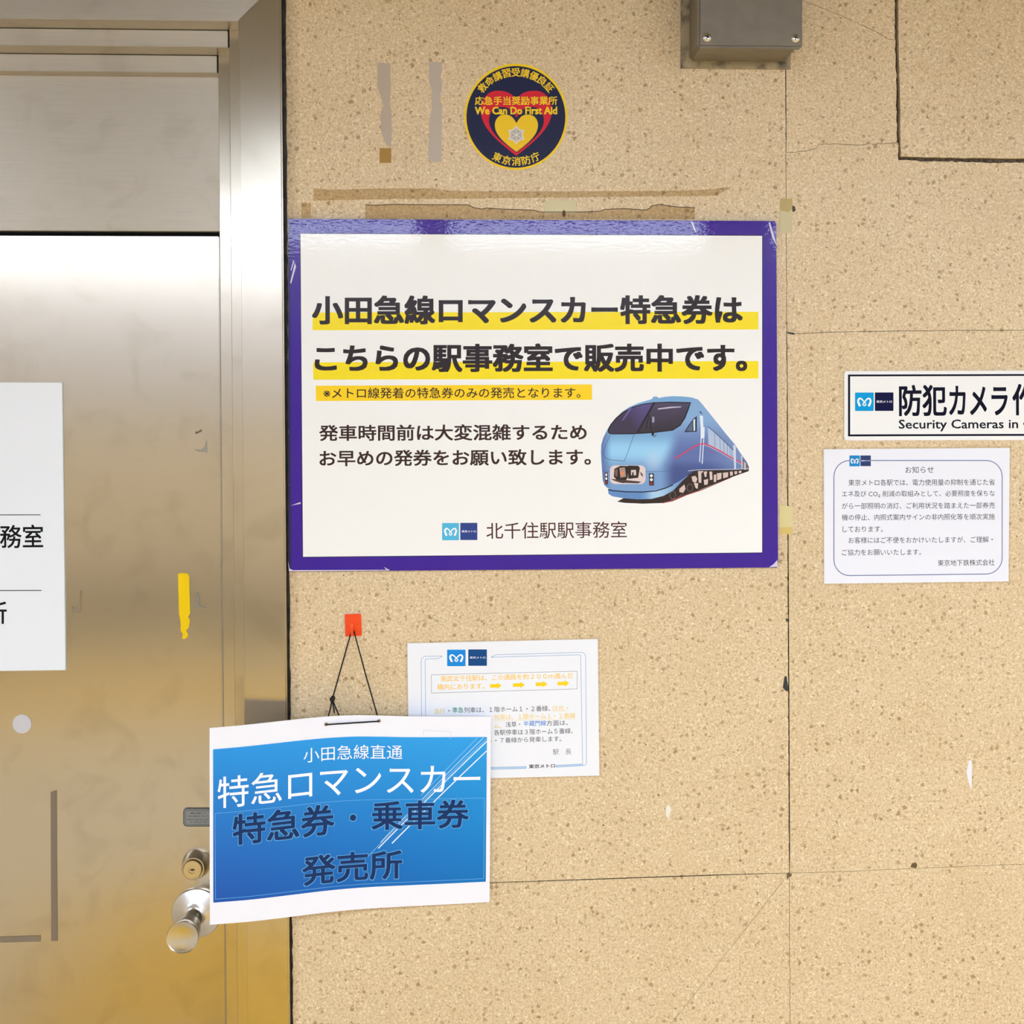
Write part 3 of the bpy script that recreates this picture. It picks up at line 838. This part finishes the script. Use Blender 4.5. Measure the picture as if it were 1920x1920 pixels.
def body_col(px, py):
    x = (px - 1080) * 4.8; y = (py - 700) * 4.8
    c = mixc((122, 170, 214), (152, 208, 242), sm(540, 680, y))
    c = mixc(c, (120, 160, 208), sm(720, 860, y))
    c = mixc(c, (186, 214, 238), sm(120, 0, math.hypot(x - 700, (y - 780) * .8)) * .7)
    c = mixc((88, 118, 176), c, sm(225, 330, x))
    bx = 1020 - sm(250, 560, y) * 150 - sm(560, 800, y) * 60
    side = mixc((134, 172, 214), (92, 112, 172), sm(380, 720, y))
    side = mixc(side, (64, 82, 140), sm(760, 880, y))
    side = mixc(side, (150, 178, 214), sm(1150, 1500, x) * .5)
    return mixc(c, side, sm(bx - 60, bx + 90, x))


tp_ = []
A = tp_.append
A((T([(370, 1155), (430, 1122), (700, 1125), (880, 1050), (1000, 900), (1100, 860), (1540, 820), (1556, 880), (1400, 935), (1100, 1055), (1000, 1090), (860, 1145), (760, 1168), (600, 1173), (440, 1166)]), (40, 26, 24)))
A((T([(760, 1166), (860, 1143), (1000, 1088), (1130, 1045), (1400, 934), (1400, 938), (1130, 1054), (1000, 1096), (870, 1152), (780, 1170)]), (150, 70, 60)))
A((T([(288, 1040), (292, 1085), (330, 1108), (430, 1124), (560, 1134), (680, 1130), (790, 1102), (880, 1050), (950, 975), (1010, 920), (900, 940), (700, 1020), (500, 1040)]), lambda x, y: mixc((96, 140, 196), (176, 212, 240), sm(30, 0, abs(x - 1230)) if x < 1230 else sm(60, 0, x - 1230))))
body = [(225, 700), (228, 640), (245, 580), (275, 520), (300, 475), (345, 415), (410, 350), (480, 303), (560, 268), (640, 244), (678, 234), (700, 209), (733, 211), (742, 222), (800, 211), (880, 205), (960, 208), (1040, 216), (1100, 236),
        (1140, 282), (1250, 418), (1350, 545), (1430, 640), (1480, 718), (1540, 800), (1556, 845), (1555, 862), (1430, 868), (1100, 872), (1065, 878), (1010, 915), (930, 970), (850, 1015), (780, 1040), (700, 1052), (600, 1062), (450, 1060), (330, 1050), (280, 1030), (255, 1005), (240, 960), (235, 880), (228, 780)]
train = flat('train_picture', t, [(T(body), body_col)] , P0 + .00026, 'poster', step=5)
TR = []
B = TR.append
for q in stroke(T([(290, 1045), (330, 1056), (450, 1066), (600, 1068), (720, 1058), (800, 1035), (870, 1005)]), 2.2): B((q, (24, 34, 60)))
B((T([(284, 512), (310, 458), (360, 398), (430, 342), (510, 300), (600, 274), (700, 260), (850, 255), (1036, 260), (1012, 332), (985, 402), (942, 470), (872, 516), (700, 537), (520, 548), (330, 550), (294, 542)]), (24, 22, 34)))
B((T([(296, 512), (322, 460), (370, 402), (438, 350), (515, 308), (600, 283), (690, 270), (540, 538), (335, 540), (304, 534)]), lambda x, y: mixc((58, 50, 76), (92, 78, 140), sm(1160, 1215, x) * sm(800, 760, y))))
B((T([(712, 268), (850, 265), (1022, 270), (1000, 330), (975, 396), (934, 460), (868, 506), (700, 527), (560, 536)]), lambda x, y: mixc((74, 66, 92), (48, 40, 56), sm(760, 800, y))))
B((T([(735, 316), (850, 300), (950, 298), (945, 306), (850, 314), (740, 326)]), (190, 186, 206)))
B((T([(480, 320), (505, 312), (430, 420), (408, 430)]), (110, 92, 160)))
for q in stroke(T([(660, 375), (640, 450), (632, 500)]), 1.6): B((q, (14, 12, 18)))
for q in stroke(T([(672, 400), (668, 480), (692, 545)]), 1.8): B((q, (14, 12, 18)))
for q in stroke(T([(680, 555), (705, 572), (725, 550)]), 1.2): B((q, (60, 60, 80)))
B((T([(680, 535), (705, 538), (700, 560), (682, 556)]), (16, 14, 20)))
B((T([(685, 390), (705, 390), (706, 430), (700, 445), (684, 440)]), (150, 150, 170)))
for q in stroke(T([(308, 550), (262, 660), (243, 728), (262, 760), (305, 778), (434, 790), (470, 700), (522, 550)]), .9): B((q, (60, 90, 140)))
for q in stroke(T([(236, 880), (500, 886), (900, 882), (1065, 872)]), .8): B((q, (70, 96, 150)))
B((T(rrect(305, 828, 626, 996, 44, 5)), (226, 208, 206)))
for pp, cc in (([(345, 860), (400, 832), (470, 835), (470, 900), (465, 940), (430, 990), (380, 975), (340, 930)], (34, 24, 24)), ([(470, 830), (560, 832), (575, 850), (560, 940), (470, 950)], (40, 26, 26)),
               ([(390, 850), (440, 846), (450, 930), (400, 940)], (170, 140, 130)), ([(400, 885), (430, 882), (432, 915), (404, 918)], (222, 140, 90)), ([(495, 870), (540, 868), (542, 915), (520, 920), (518, 890), (505, 890), (505, 915), (495, 918)], (216, 198, 196)),
               ([(310, 950), (340, 965), (400, 985), (560, 990), (590, 975), (440, 960)], (70, 50, 48)), ([(575, 885), (600, 905), (602, 935), (585, 915)], (90, 66, 62)), ([(350, 870), (375, 862), (372, 930), (352, 922)], (120, 92, 86))):
    B((T(pp), cc))
for x0, x1, y0, y1 in ((655, 701, 900, 1010), (258, 287, 892, 998)):
    B((T([(x0, y0), (x1, y0), (x1, y1), (x0 + 4, y1)]), (30, 26, 34)))
    for k, cc in ((.2, (236, 230, 232)), (.52, (240, 232, 230)), (.84, (150, 40, 44))):
        B((T(disc_pts((x0 + x1) / 2, y0 + (y1 - y0) * k, (x1 - x0) * .3, 14, 12)), cc))
B((T([(974, 530), (1010, 470), (1060, 405), (1088, 385), (1087, 526)]), (30, 40, 66)))
B((T([(990, 518), (1020, 470), (1050, 432), (1048, 520)]), (84, 104, 130)))
B((T([(1056, 420), (1072, 408), (1072, 516), (1058, 518)]), (226, 234, 240)))
B((T([(1112, 338), (1136, 360), (1132, 366), (1112, 350)]), (20, 22, 40)))
B((T([(1114, 378), (1142, 384), (1146, 480), (1158, 490), (1156, 582), (1122, 590), (1122, 480)]), (232, 240, 248)))
B((T([(1122, 590), (1130, 590), (1116, 800), (1108, 798)]), (214, 226, 240)))
B((T([(1146, 590), (1154, 590), (1140, 812), (1130, 812)]), (214, 226, 240)))
B((T([(1186, 478), (1250, 530), (1340, 615), (1416, 690), (1418, 764), (1300, 702), (1192, 640)]), (176, 194, 220)))
for q in stroke(T([(1186, 480), (1250, 532), (1340, 617), (1416, 692)]), 1.1): B((q, (26, 40, 70)))
for xx, ya, yb in ((1248, 535, 668), (1295, 578, 694), (1330, 610, 716), (1360, 640, 730), (1385, 664, 744), (1402, 680, 752)):
    for q in stroke(T([(xx, ya), (xx + 3, yb)]), .8): B((q, (90, 116, 160)))
B((T([(1195, 695), (1245, 712), (1243, 722), (1197, 705)]), (150, 90, 140)))
for q in stroke(T([(890, 767), (1000, 700), (1060, 662), (1105, 640), (1145, 634), (1190, 644), (1300, 700), (1420, 770), (1500, 815)]), 1.9): B((q, (222, 40, 62)))
for q in stroke(T([(1145, 644), (1190, 655), (1300, 712), (1420, 782), (1500, 824)]), .7): B((q, (214, 220, 236)))
B((T([(1414, 640), (1438, 655), (1440, 860), (1424, 862)]), (206, 216, 234)))
B((T([(1485, 735), (1497, 745), (1500, 852), (1490, 855)]), (196, 206, 226)))
B((T([(1500, 760), (1555, 840), (1556, 878), (1504, 858)]), (96, 84, 96)))
B((T([(1510, 790), (1530, 810), (1530, 868), (1512, 868)]), (196, 186, 190)))
for q in stroke(T([(1010, 878), (1100, 868), (1420, 864), (1550, 856)]), 1.2): B((q, (196, 204, 222)))
PK = (214, 192, 186)
for pp in ([(1098, 880), (1150, 880), (1128, 900), (1128, 985), (1105, 985)], [(1150, 885), (1180, 882), (1172, 935), (1158, 930)], [(1200, 884), (1225, 884), (1228, 955), (1206, 962)], [(1240, 915), (1262, 908), (1262, 975), (1240, 980)],
           [(1268, 900), (1310, 895), (1308, 950), (1270, 962)], [(1322, 895), (1370, 890), (1368, 932), (1325, 946)], [(1385, 885), (1410, 884), (1412, 915), (1388, 925)], [(1425, 882), (1450, 880), (1450, 905), (1428, 910)], [(1465, 878), (1490, 876), (1488, 896), (1466, 900)],
           [(1040, 930), (1075, 922), (1092, 950), (1080, 985), (1050, 975)], [(930, 1040), (975, 1000), (985, 1040), (965, 1075), (930, 1068)], [(1060, 985), (1100, 990), (1095, 1040), (1075, 1030)], [(1150, 960), (1190, 950), (1185, 1000), (1155, 1005)]):
    B((T(pp), PK))
for cx, cy in ((1025, 1030), (870, 1095)):
    for q in stroke(T(disc_pts(cx, cy, 26, 34, 16)), .9, True): B((q, (120, 104, 100)))
for q in stroke(T([(850, 1135), (900, 1128), (960, 1085)]), .8): B((q, (160, 80, 70)))
flat('under_carriage', train, tp_, P0 + .00022, 'poster', lift=.000003, step=12)
flat('train_detail', train, TR, P0 + .00030, 'poster', lift=.0000012)
# scuffs where the lamination is broken
sc = []
for pts in ([(544, 530), (553, 492), (555, 500), (546, 532)], [(545, 506), (550, 488), (552, 490), (546, 508)], [(545, 948), (563, 941.5), (564, 944.5)], [(1457.5, 1050), (1458.8, 1062.5), (1442, 1063.6), (1450, 1058)],
            [(540, 1052), (543, 1066), (552, 1070.4), (542, 1071)], [(548, 1069), (730, 1068.4), (730, 1069.6), (550, 1071)], [(720, 1063), (724, 1068), (732, 1068.6), (728, 1067.5)],
            [(1441, 418), (1444, 417), (1452, 444), (1457, 462), (1448, 446)], [(1295, 414), (1300, 418), (1306, 438), (1301, 430)]):
    flat('scuff', t, [(pts, (214, 206, 226))], P0 + e, 'poster')

# ------------------------------------------------------------------ security camera plate
S4 = lambda x, y: (1530 + x / 4.4648, 680 + y / 4.4648)
t = thing('security_sign', W(1800, 760, 0), 'white security camera sign plate with a black border', 'sign')
c_ = lambda pts: [(x, y - (x - 1583) * .003) for x, y in pts]
slab('plate', t, c_(rrect(1583, 695.8, 2052, 826.2, 5)), .0028, .0026, (244, 243, 240), 'plate')
NK = (2, 2, 30)
flat('border', t, [(c_(q), NK) for q in ([(1590, 702.3), (2045, 702.3), (2045, 705.8), (1590, 705.8)], [(1590, 814.6), (2045, 814.6), (2045, 818.2), (1590, 818.2)], [(1590, 702.3), (1594, 702.3), (1594, 818.2), (1590, 818.2)], [(2041, 702.3), (2045, 702.3), (2045, 818.2), (2041, 818.2)])], .0029, 'plate')
logo(t, (1603.2, 736, 1638.2, 770.7), (1640.4, 735.8, 1675.2, 770.5), .0029, (0, 158, 222), (8, 10, 62), 'plate')
lettering(t, [('防犯', (1685.7, 780.3), (1775.3, 779.8), 58.4, NK, .022), ('カメラ', (1779.7, 779), (1889.5, 778.6), 55.5, NK, .022), ('作動中', (1898.4, 779.3), (2034, 778.8), 59.5, NK, .022)], .0029, 'plate')
lettering(t, [('Security Cameras in', (1685.2, 809.2), (1909, 808.4), 22.4, (14, 14, 30), .014), ('Operation', (1918.6, 808.4), (2034, 808), 22.4, (14, 14, 30), .014)], .0029, 'plate')

# ------------------------------------------------------------------ notice sheet, right
t = thing('notice_sheet', W(1718, 967, 0), 'white laminated notice with a rounded blue outline under the camera sign', 'notice')
slab('film_margin', t, [(1541, 839), (1896.5, 836.5), (1894, 1093.5), (1541.5, 1098)], .0005, .0003, (235, 225, 205), 'hazy')
slab('sheet', t, [(1544.6, 842.4), (1893.3, 840), (1891, 1090), (1545.2, 1094.4)], .0009, .0007, (238, 239, 246))
rr = [(x, y + (-.0115 * (x - 1563) * sm(860, 1080, y))) for x, y in rrect(1563.6, 863.4, 1879, 1079.6, 30, 8)]
flat('outline', t, [(q, (84, 104, 156)) for q in stroke(rr, 1.5, True)], .001)
logo(t, (*S4(280, 777), *S4(367, 868)), (*S4(372, 777), *S4(459, 866)), .0011, (10, 136, 204), (40, 58, 110))
TK = (30, 30, 42)
for s, x0, x1, y0, y1, h in (('お知らせ', 748, 985, 926, 923, 56), ('東京メトロ各駅では、電力使用量の抑制を通じた省', 272, 1497, 1031, 1026, 53), ('エネ及び CO₂ 削減の取組みとして、必要照度を保ちな', 217, 1497, 1127, 1122, 54),
                            ('がら一部照明の消灯、ご利用状況を踏まえた一部券売', 217, 1497, 1226, 1220, 52), ('機の停止、内照式案内サインの非内照化等を順次実施', 217, 1497, 1322, 1315, 52),
                            ('しております。', 222, 560, 1420, 1418, 50), ('お客様にはご不便をおかけいたしますが、ご理解・', 272, 1480, 1513, 1506, 52),
                            ('ご協力をお願いいたします。', 217, 880, 1615, 1611, 52), ('東京地下鉄株式会社', 1020, 1495, 1703, 1697, 52)):
    lettering(t, [(s, S4(x0, y0), S4(x1, y1), h / 4.4648, TK, -.004)], .001)

# ------------------------------------------------------------------ notice sheet, centre
S5 = lambda x, y: (750 + x / 4.923, 1180 + y / 4.923)
t = thing('direction_notice', W(944, 1330, 0), 'white laminated notice with yellow arrows behind the hanging blue sheet', 'notice')
slab('film_margin', t, [(760, 1203.5), (1124.5, 1195), (1127.5, 1457), (763, 1466)], .0005, .0003, (225, 205, 175), 'hazy')
slab('sheet', t, [(763.8, 1206.4), (1120.7, 1198.3), (1123.8, 1454.2), (767, 1462.6)], .0009, .0007, (241, 243, 247))
LB = (104, 150, 204)
fr = []
for pts, w in (([(390, 247), (225, 250), (200, 270), (195, 300), (203, 1260), (225, 1300), (845, 1293), (1165, 1283), (1165, 1266), (845, 1276), (250, 1285), (240, 1270), (232, 290), (240, 274), (355, 270), (390, 247)], 3.5),
               ([(840, 258), (885, 235), (1680, 213), (1704, 225), (1713, 250), (1722, 1230), (1715, 1250), (1697, 1257), (1440, 1272), (1440, 1256), (1685, 1243), (1668, 240), (1660, 235), (910, 256), (840, 258)], 3.5)):
    fr += [(q, LB) for q in stroke([S5(*p) for p in pts], w / 4.923)]
flat('outline', t, fr, .00102)
flat('band', t, [([S5(*p) for p in ((250, 1285), (1165, 1266), (1165, 1283), (225, 1300))], (186, 214, 240)), ([S5(*p) for p in ((1440, 1256), (1690, 1243), (1690, 1257), (1440, 1272))], (186, 214, 240))], .00098)
flat('text_box', t, [(q, (140, 134, 134)) for q in stroke([S5(*p) for p in ((290, 420), (1635, 387), (1635, 550), (290, 588))], .7, True)], .001)
logo(t, (*S5(435, 188), *S5(605, 340)), (*S5(630, 185), *S5(802, 337)), .0011, (12, 138, 222), (2, 72, 132))
OY = (252, 204, 72)
PYL = (244, 216, 130)
GK = (36, 36, 42)


def ln(*it):
    lettering(t, [(s, S5(x0, y0), S5(x1, y1), h / 4.923, c, b) for s, x0, x1, y0, y1, h, c, b in it], .001)


ln(('東武北千住駅は、この通路を約２００ｍ進んだ', 375, 1600, 483, 453, 54, OY, .01))
ln(('構内にあります。', 343, 780, 560, 550, 54, OY, .01))
for xa, xb, yc in ((832, 938, 523), (1043, 1152, 515), (1253, 1360, 508), (1455, 1562, 501)):
    flat('arrow', t, [([S5(xa + (xb - xa) * u, yc + 30 * v - 3 * u) for u, v in ((0, -.55), (.62, -.55), (.62, -1), (1, 0), (.62, 1), (.62, .55), (0, .55))], (254, 214, 20))], .001)
ln(('急行', 318, 415, 783, 780, 52, PYL, .012), ('・', 446, 458, 757, 757, 12, GK, 0), ('準急', 483, 585, 772, 770, 52, (60, 146, 116), .01), ('列車は、１階ホーム１・２番線、', 593, 1385, 772, 755, 52, GK, .0), ('日光・', 1410, 1550, 752, 748, 48, PYL, .012))
ln(('列車は、１階ホーム１・２番線', 868, 1618, 838, 820, 52, PYL, .012))
flat('underline', t, [([S5(*p) for p in ((868, 842), (1618, 824), (1618, 827), (868, 845))], PYL), ([S5(*p) for p in ((1410, 756), (1560, 752), (1560, 755), (1410, 759))], PYL)], .001)
ln(('ム、', 868, 940, 915, 913, 46, PYL, .012), ('浅草・', 975, 1110, 904, 901, 50, GK, 0), ('半蔵門線', 1140, 1350, 896, 890, 50, (74, 140, 220), .01), ('方面は、', 1353, 1550, 891, 886, 50, GK, 0))
ln(('各駅停車は３階ホーム５番線、', 868, 1595, 980, 962, 52, GK, 0))
ln(('６・７番線から発車します。', 815, 1490, 1052, 1035, 50, GK, 0))
ln(('駅　長', 1412, 1582, 1159, 1155, 52, (120, 116, 128), -.004))
ln(('東京メトロ', 1190, 1432, 1285, 1277, 38, (50, 46, 50), .022))

# ------------------------------------------------------------------ hanging blue sheet, curling out over the door recess
S3 = lambda x, y: (380 + x / 3.491, 1320 + y / 3.491)
TOPC = [(45, 158), (250, 140), (500, 113), (700, 92), (850, 80), (1000, 74), (1150, 76), (1300, 80), (1500, 82), (1700, 82), (1888, 83)]
BOTC = [(47, 1445), (300, 1425), (560, 1395), (760, 1370), (950, 1350), (1150, 1335), (1400, 1322), (1640, 1310), (1878, 1297)]


def interp(tab, x):
    """smooth curve through the table"""
    if x <= tab[0][0]: a, b = tab[0], tab[1]; return a[1] + (x - a[0]) * (b[1] - a[1]) / (b[0] - a[0])
    for i in range(len(tab) - 1):
        if x <= tab[i + 1][0] or i == len(tab) - 2:
            p1, p2 = tab[i], tab[i + 1]; p0 = tab[max(i - 1, 0)]; p3 = tab[min(i + 2, len(tab) - 1)]
            h = p2[0] - p1[0]; s_ = (x - p1[0]) / h
            m1 = (p2[1] - p0[1]) / (p2[0] - p0[0]) * h; m2 = (p3[1] - p1[1]) / (p3[0] - p1[0]) * h
            return (2 * s_ ** 3 - 3 * s_ ** 2 + 1) * p1[1] + (s_ ** 3 - 2 * s_ ** 2 + s_) * m1 + (-2 * s_ ** 3 + 3 * s_ ** 2) * p2[1] + (s_ ** 3 - s_ ** 2) * m2


def sheet_uv(u, v, dd=0):
    """u across 0-1, v down 0-1 -> world"""
    x = 45 + 1843 * u
    y0 = interp(TOPC, x); y1 = interp(BOTC, min(x, 1878) if u < 1 else 1878)
    xx = x + (2 if u < .5 else 2 - 24 * (u - .5)) * v * (1 if u < .5 else 1)
    y = y0 + (y1 - y0) * v
    q = S3(xx, y)
    u_ = min(max(u, 0), 1)
    dep = .062 * (1 - u_) ** 1.35 + .010 + .004 * math.sin(u_ * 7 + 1) * (1 - v) * u_
    return W(q[0], q[1], dep + dd)


sx = lambda x: (x - 45) / 1843.0
hs = thing('hanging_sheet', sheet_uv(.4, 0), 'blue printed sheet hanging from a black cord on an orange hook', 'notice')
hm = lambda u, v, dd: sheet_uv(u, v, dd)


def uvgrid(u0, v0, u1, v1, nu, nv, dd, col, name, m='paper', parent=hs, thick=0):
    bm = bmesh.new(); cl = bm.verts.layers.float_color.new('Col'); g_ = []
    for j in range(nv + 1):
        row = []
        for i in range(nu + 1):
            a = i / nu; b = j / nv; u = u0 + (u1 - u0) * a; v = v0 + (v1 - v0) * b
            ve = bm.verts.new(sheet_uv(u, v, dd)); ve[cl] = lin(col(u, v) if callable(col) else col); row.append(ve)
        g_.append(row)
    for j in range(nv):
        for i in range(nu): bm.faces.new((g_[j][i], g_[j + 1][i], g_[j + 1][i + 1], g_[j][i + 1]))
    if thick:
        r = bmesh.ops.extrude_face_region(bm, geom=bm.faces[:])
        bmesh.ops.translate(bm, vec=(0, thick, 0), verts=[v for v in r['geom'] if isinstance(v, bmesh.types.BMVert)])
        bmesh.ops.recalc_face_normals(bm, faces=bm.faces)
    return from_bm(name, bm, M[m], parent, True)


o = uvgrid(0, 0, 1, 1, 60, 24, 0, (244, 244, 250), 'sheet', thick=.0006)
o.modifiers.new('e', 'EDGE_SPLIT').split_angle = R(40)
TL, TRc, BLc, BRc = (38, 150, 226), (48, 164, 234), (28, 84, 172), (0, 116, 190)


def bluec(u, v):
    return mixc(mixc(TL, TRc, u), mixc(BLc, BRc, u), (v - .1) / .8)


uvgrid(sx(68), .1095, sx(1862), .889, 60, 24, .0004, bluec, 'blue_field')
e1 = .0006


def uvline(pts, w, col, name='line', dd=e1):
    """line in uv; w in crop px"""
    bm = bmesh.new(); cl = bm.verts.layers.float_color.new('Col')
    for (u0, v0), (u1, v1) in zip(pts, pts[1:]):
        n = max(1, int(math.hypot((u1 - u0) * 1843, (v1 - v0) * 1280) / 30))
        dx, dy = (u1 - u0) * 1843, (v1 - v0) * 1280; l = math.hypot(dx, dy); nx, ny = -dy / l * w / 2 / 1843, dx / l * w / 2 / 1280
        prev = None
        for i in range(n + 1):
            s_ = i / n; u = u0 + (u1 - u0) * s_; v = v0 + (v1 - v0) * s_
            a = bm.verts.new(sheet_uv(u + nx, v + ny, dd)); b = bm.verts.new(sheet_uv(u - nx, v - ny, dd))
            a[cl] = b[cl] = lin(col)
            if prev:
                f = bm.faces.new((prev[0], a, b, prev[1])); f.normal_update()
                if f.normal.y > 0: f.normal_flip()
            prev = (a, b)
    return from_bm(name, bm, M['paper'], hs)


UVP = lambda x, y: (sx(x), (y - interp(TOPC, x)) / (interp(BOTC, min(x, 1878)) - interp(TOPC, x)))
PB = (110, 180, 232)
uvline([(sx(80), .436), (sx(1848), .438), (sx(1848), .872), (sx(82), .872), (sx(80), .436)], 3, PB, 'inner_frame')
for (a, b, w, c) in (((1860, 228), (1080, 1000), 3, (150, 205, 240)), ((1838, 222), (1165, 905), 4, (200, 228, 248)), ((1862, 244), (1150, 945), 7, (225, 240, 252)), ((1800, 222), (1430, 600), 3, (150, 205, 240)), ((1862, 306), (1240, 912), 7, (230, 242, 252)), ((1700, 400), (1500, 600), 3, (160, 210, 242))):
    uvline([UVP(*a), UVP(*b)], w, c, 'white_streak')
WH = (250, 252, 255); TN = (4, 46, 100); TO = (96, 168, 222)


def ht(s, x0, x1, v0, v1, col, bold, dd=e1 + .0002):
    tv, tf = text_mesh(s, bold, 4)
    V = [sheet_uv(sx(x0 + (x1 - x0) * x), v1 + (v0 - v1) * y, dd + z) for x, y, z in tv]
    me = bpy.data.meshes.new('lettering'); me.from_pydata(V, [], tf); me.update()
    at = me.color_attributes.new('Col', 'FLOAT_COLOR', 'POINT'); at.data.foreach_set('color', [c for _ in V for c in lin(col)])
    return finish('lettering', me, M['paper'], hs)


ht('小田急線直通', 660, 1308, .152, .226, WH, 0)
ht('特急ロマンスカー', 97, 1820, .252, .412, WH, .004)
for s, x0, x1, v0, v1 in (('特急券', 195, 862, .448, .606), ('・', 962, 1004, .510, .543), ('乗車券', 1105, 1747, .443, .596), ('発売所', 650, 1308, .702, .853)):
    ht(s, x0 - 5, x1 + 5, v0 - .004, v1 + .004, TO, .038 if s != '・' else .02)
    ht(s, x0, x1, v0, v1, TN, .020 if s != '・' else .0, e1 + .0004)
uvline([UVP(1447, 212), UVP(1445, 172), UVP(1625, 180), UVP(1623, 232)], 2, (206, 208, 214), 'tape_mark', .0008)
for x, y in ((808, 132), (1155, 110)):
    uv = UVP(x, y); c = sheet_uv(*uv, .0007)
    lathe('punched_hole', hs, c, [(0, .0029), (.0006, .0029), (.0006, .0016), (.0002, .0014), (.0002, 0)], 'satin', 20)

# ------------------------------------------------------------------ orange hook and black cord
H7 = lambda x, y: (590 + x / 7.68, 1130 + y / 7.68)
hk = thing('wall_hook', W(661, 1172, 0), 'small orange adhesive hook stuck on the wall', 'hook')
slab('adhesive_pad', hk, [H7(*p) for p in ((424, 160), (672, 152), (682, 480), (436, 496))], .0008, .0006, (226, 206, 190), 'paper')
bm = bmesh.new(); prism(bm, [W(*H7(*p), .0026) for p in ((430, 176), (436, 170), (658, 162), (666, 166), (678, 470), (672, 478), (448, 490), (440, 484))], .0018)
bmesh.ops.bevel(bm, geom=[e_ for e_ in bm.edges if e_.verts[0].co.y < -.0025 and e_.verts[1].co.y < -.0025], offset=.0005, segments=2, affect='EDGES')
from_bm('hook_plate', bm, M['orange'], hk)
z0 = W(661, 1191, .01).z; xh = W(661.2, 1190, .01).x; hw = .0018
prof = [(0, 7), (4, 4), (9, 3), (12, 6), (12.5, 14), (11, 20), (13.5, 20.5), (15.5, 14), (15.3, 4), (11, 0), (4, 0), (0, 1)]
bm = bmesh.new()
a = [bm.verts.new((xh - hw, -.0024 - y / 1000, z0 + z / 1000)) for y, z in prof]; b = [bm.verts.new((xh + hw, -.0024 - y / 1000, z0 + z / 1000)) for y, z in prof]
bm.faces.new(a); bm.faces.new(b[::-1])
for i in range(len(a)): bm.faces.new((a[i], b[i], b[(i + 1) % len(a)], a[(i + 1) % len(a)]))
bmesh.ops.recalc_face_normals(bm, faces=bm.faces)
from_bm('hook_prong', bm, M['orange'], hk)

cd = hs      # the cord is tied through the sheet's holes: a part of the sheet


def tube(name, pts, r, parent):
    cu = bpy.data.curves.new(name, 'CURVE'); cu.dimensions = '3D'; cu.bevel_depth = r; cu.bevel_resolution = 2; cu.use_fill_caps = True
    sp = cu.splines.new('POLY'); sp.points.add(len(pts) - 1)
    for i, p in enumerate(pts): sp.points[i].co = (*p, 1)
    tmp = bpy.data.objects.new(name, cu); C.objects.link(tmp)
    me = bpy.data.meshes.new_from_object(tmp); bpy.data.objects.remove(tmp)
    return finish(name, me, M['cord'], parent, True)


hd = .0095
hL = sheet_uv(*UVP(808, 132)); hR = sheet_uv(*UVP(1155, 110))
fv = Vector((0, -.0022, 0)); bv = Vector((0, .0022, 0))
kn = W(*H7(256, 1385), .026)
bh = W(614.6, 1347, -hL.y - .0025); bh2 = W(707.5, 1341.5, -hR.y - .0025)
top_l = Vector((xh - .0022, -hd, z0 + .0052)); top_m = Vector((xh, -hd, z0 + .0062)); top_r = Vector((xh + .0022, -hd, z0 + .0052))
tube('cord_loop', [hL + bv, bh, W(*H7(225, 1530), .030), kn, W(*H7(400, 870), .018), top_l, top_m, top_r, W(*H7(735, 1040), .022), bh2, hR + bv], .00115, cd)
mid = [hL + bv, hL + fv]
for i in range(1, 8):
    x = 808 + (1155 - 808) * i / 8; mid.append(sheet_uv(*UVP(x, 132 - 22 * i / 8 + 3), .0018))
mid += [hR + fv, hR + bv]
tube('cord_front', mid, .00115, cd)
tube('cord_tail', [kn, W(*H7(265, 1480), .03), W(*H7(286, 1592), .034)], .0011, cd)
tube('cord_tail', [kn, W(*H7(295, 1500), .031), W(*H7(350, 1622), .036)], .0011, cd)
bm = bmesh.new(); bmesh.ops.create_icosphere(bm, subdivisions=3, radius=1, matrix=Matrix.Translation(kn) @ Matrix.Rotation(R(25), 4, 'Y') @ Matrix.Diagonal((.0040, .0036, .0050, 1)))
for v in bm.verts:
    dlt = v.co - kn; v.co = kn + dlt * (1 + .12 * math.sin(dlt.z * 3200 + dlt.x * 1500))
from_bm('knot', bm, M['cord'], cd, True)
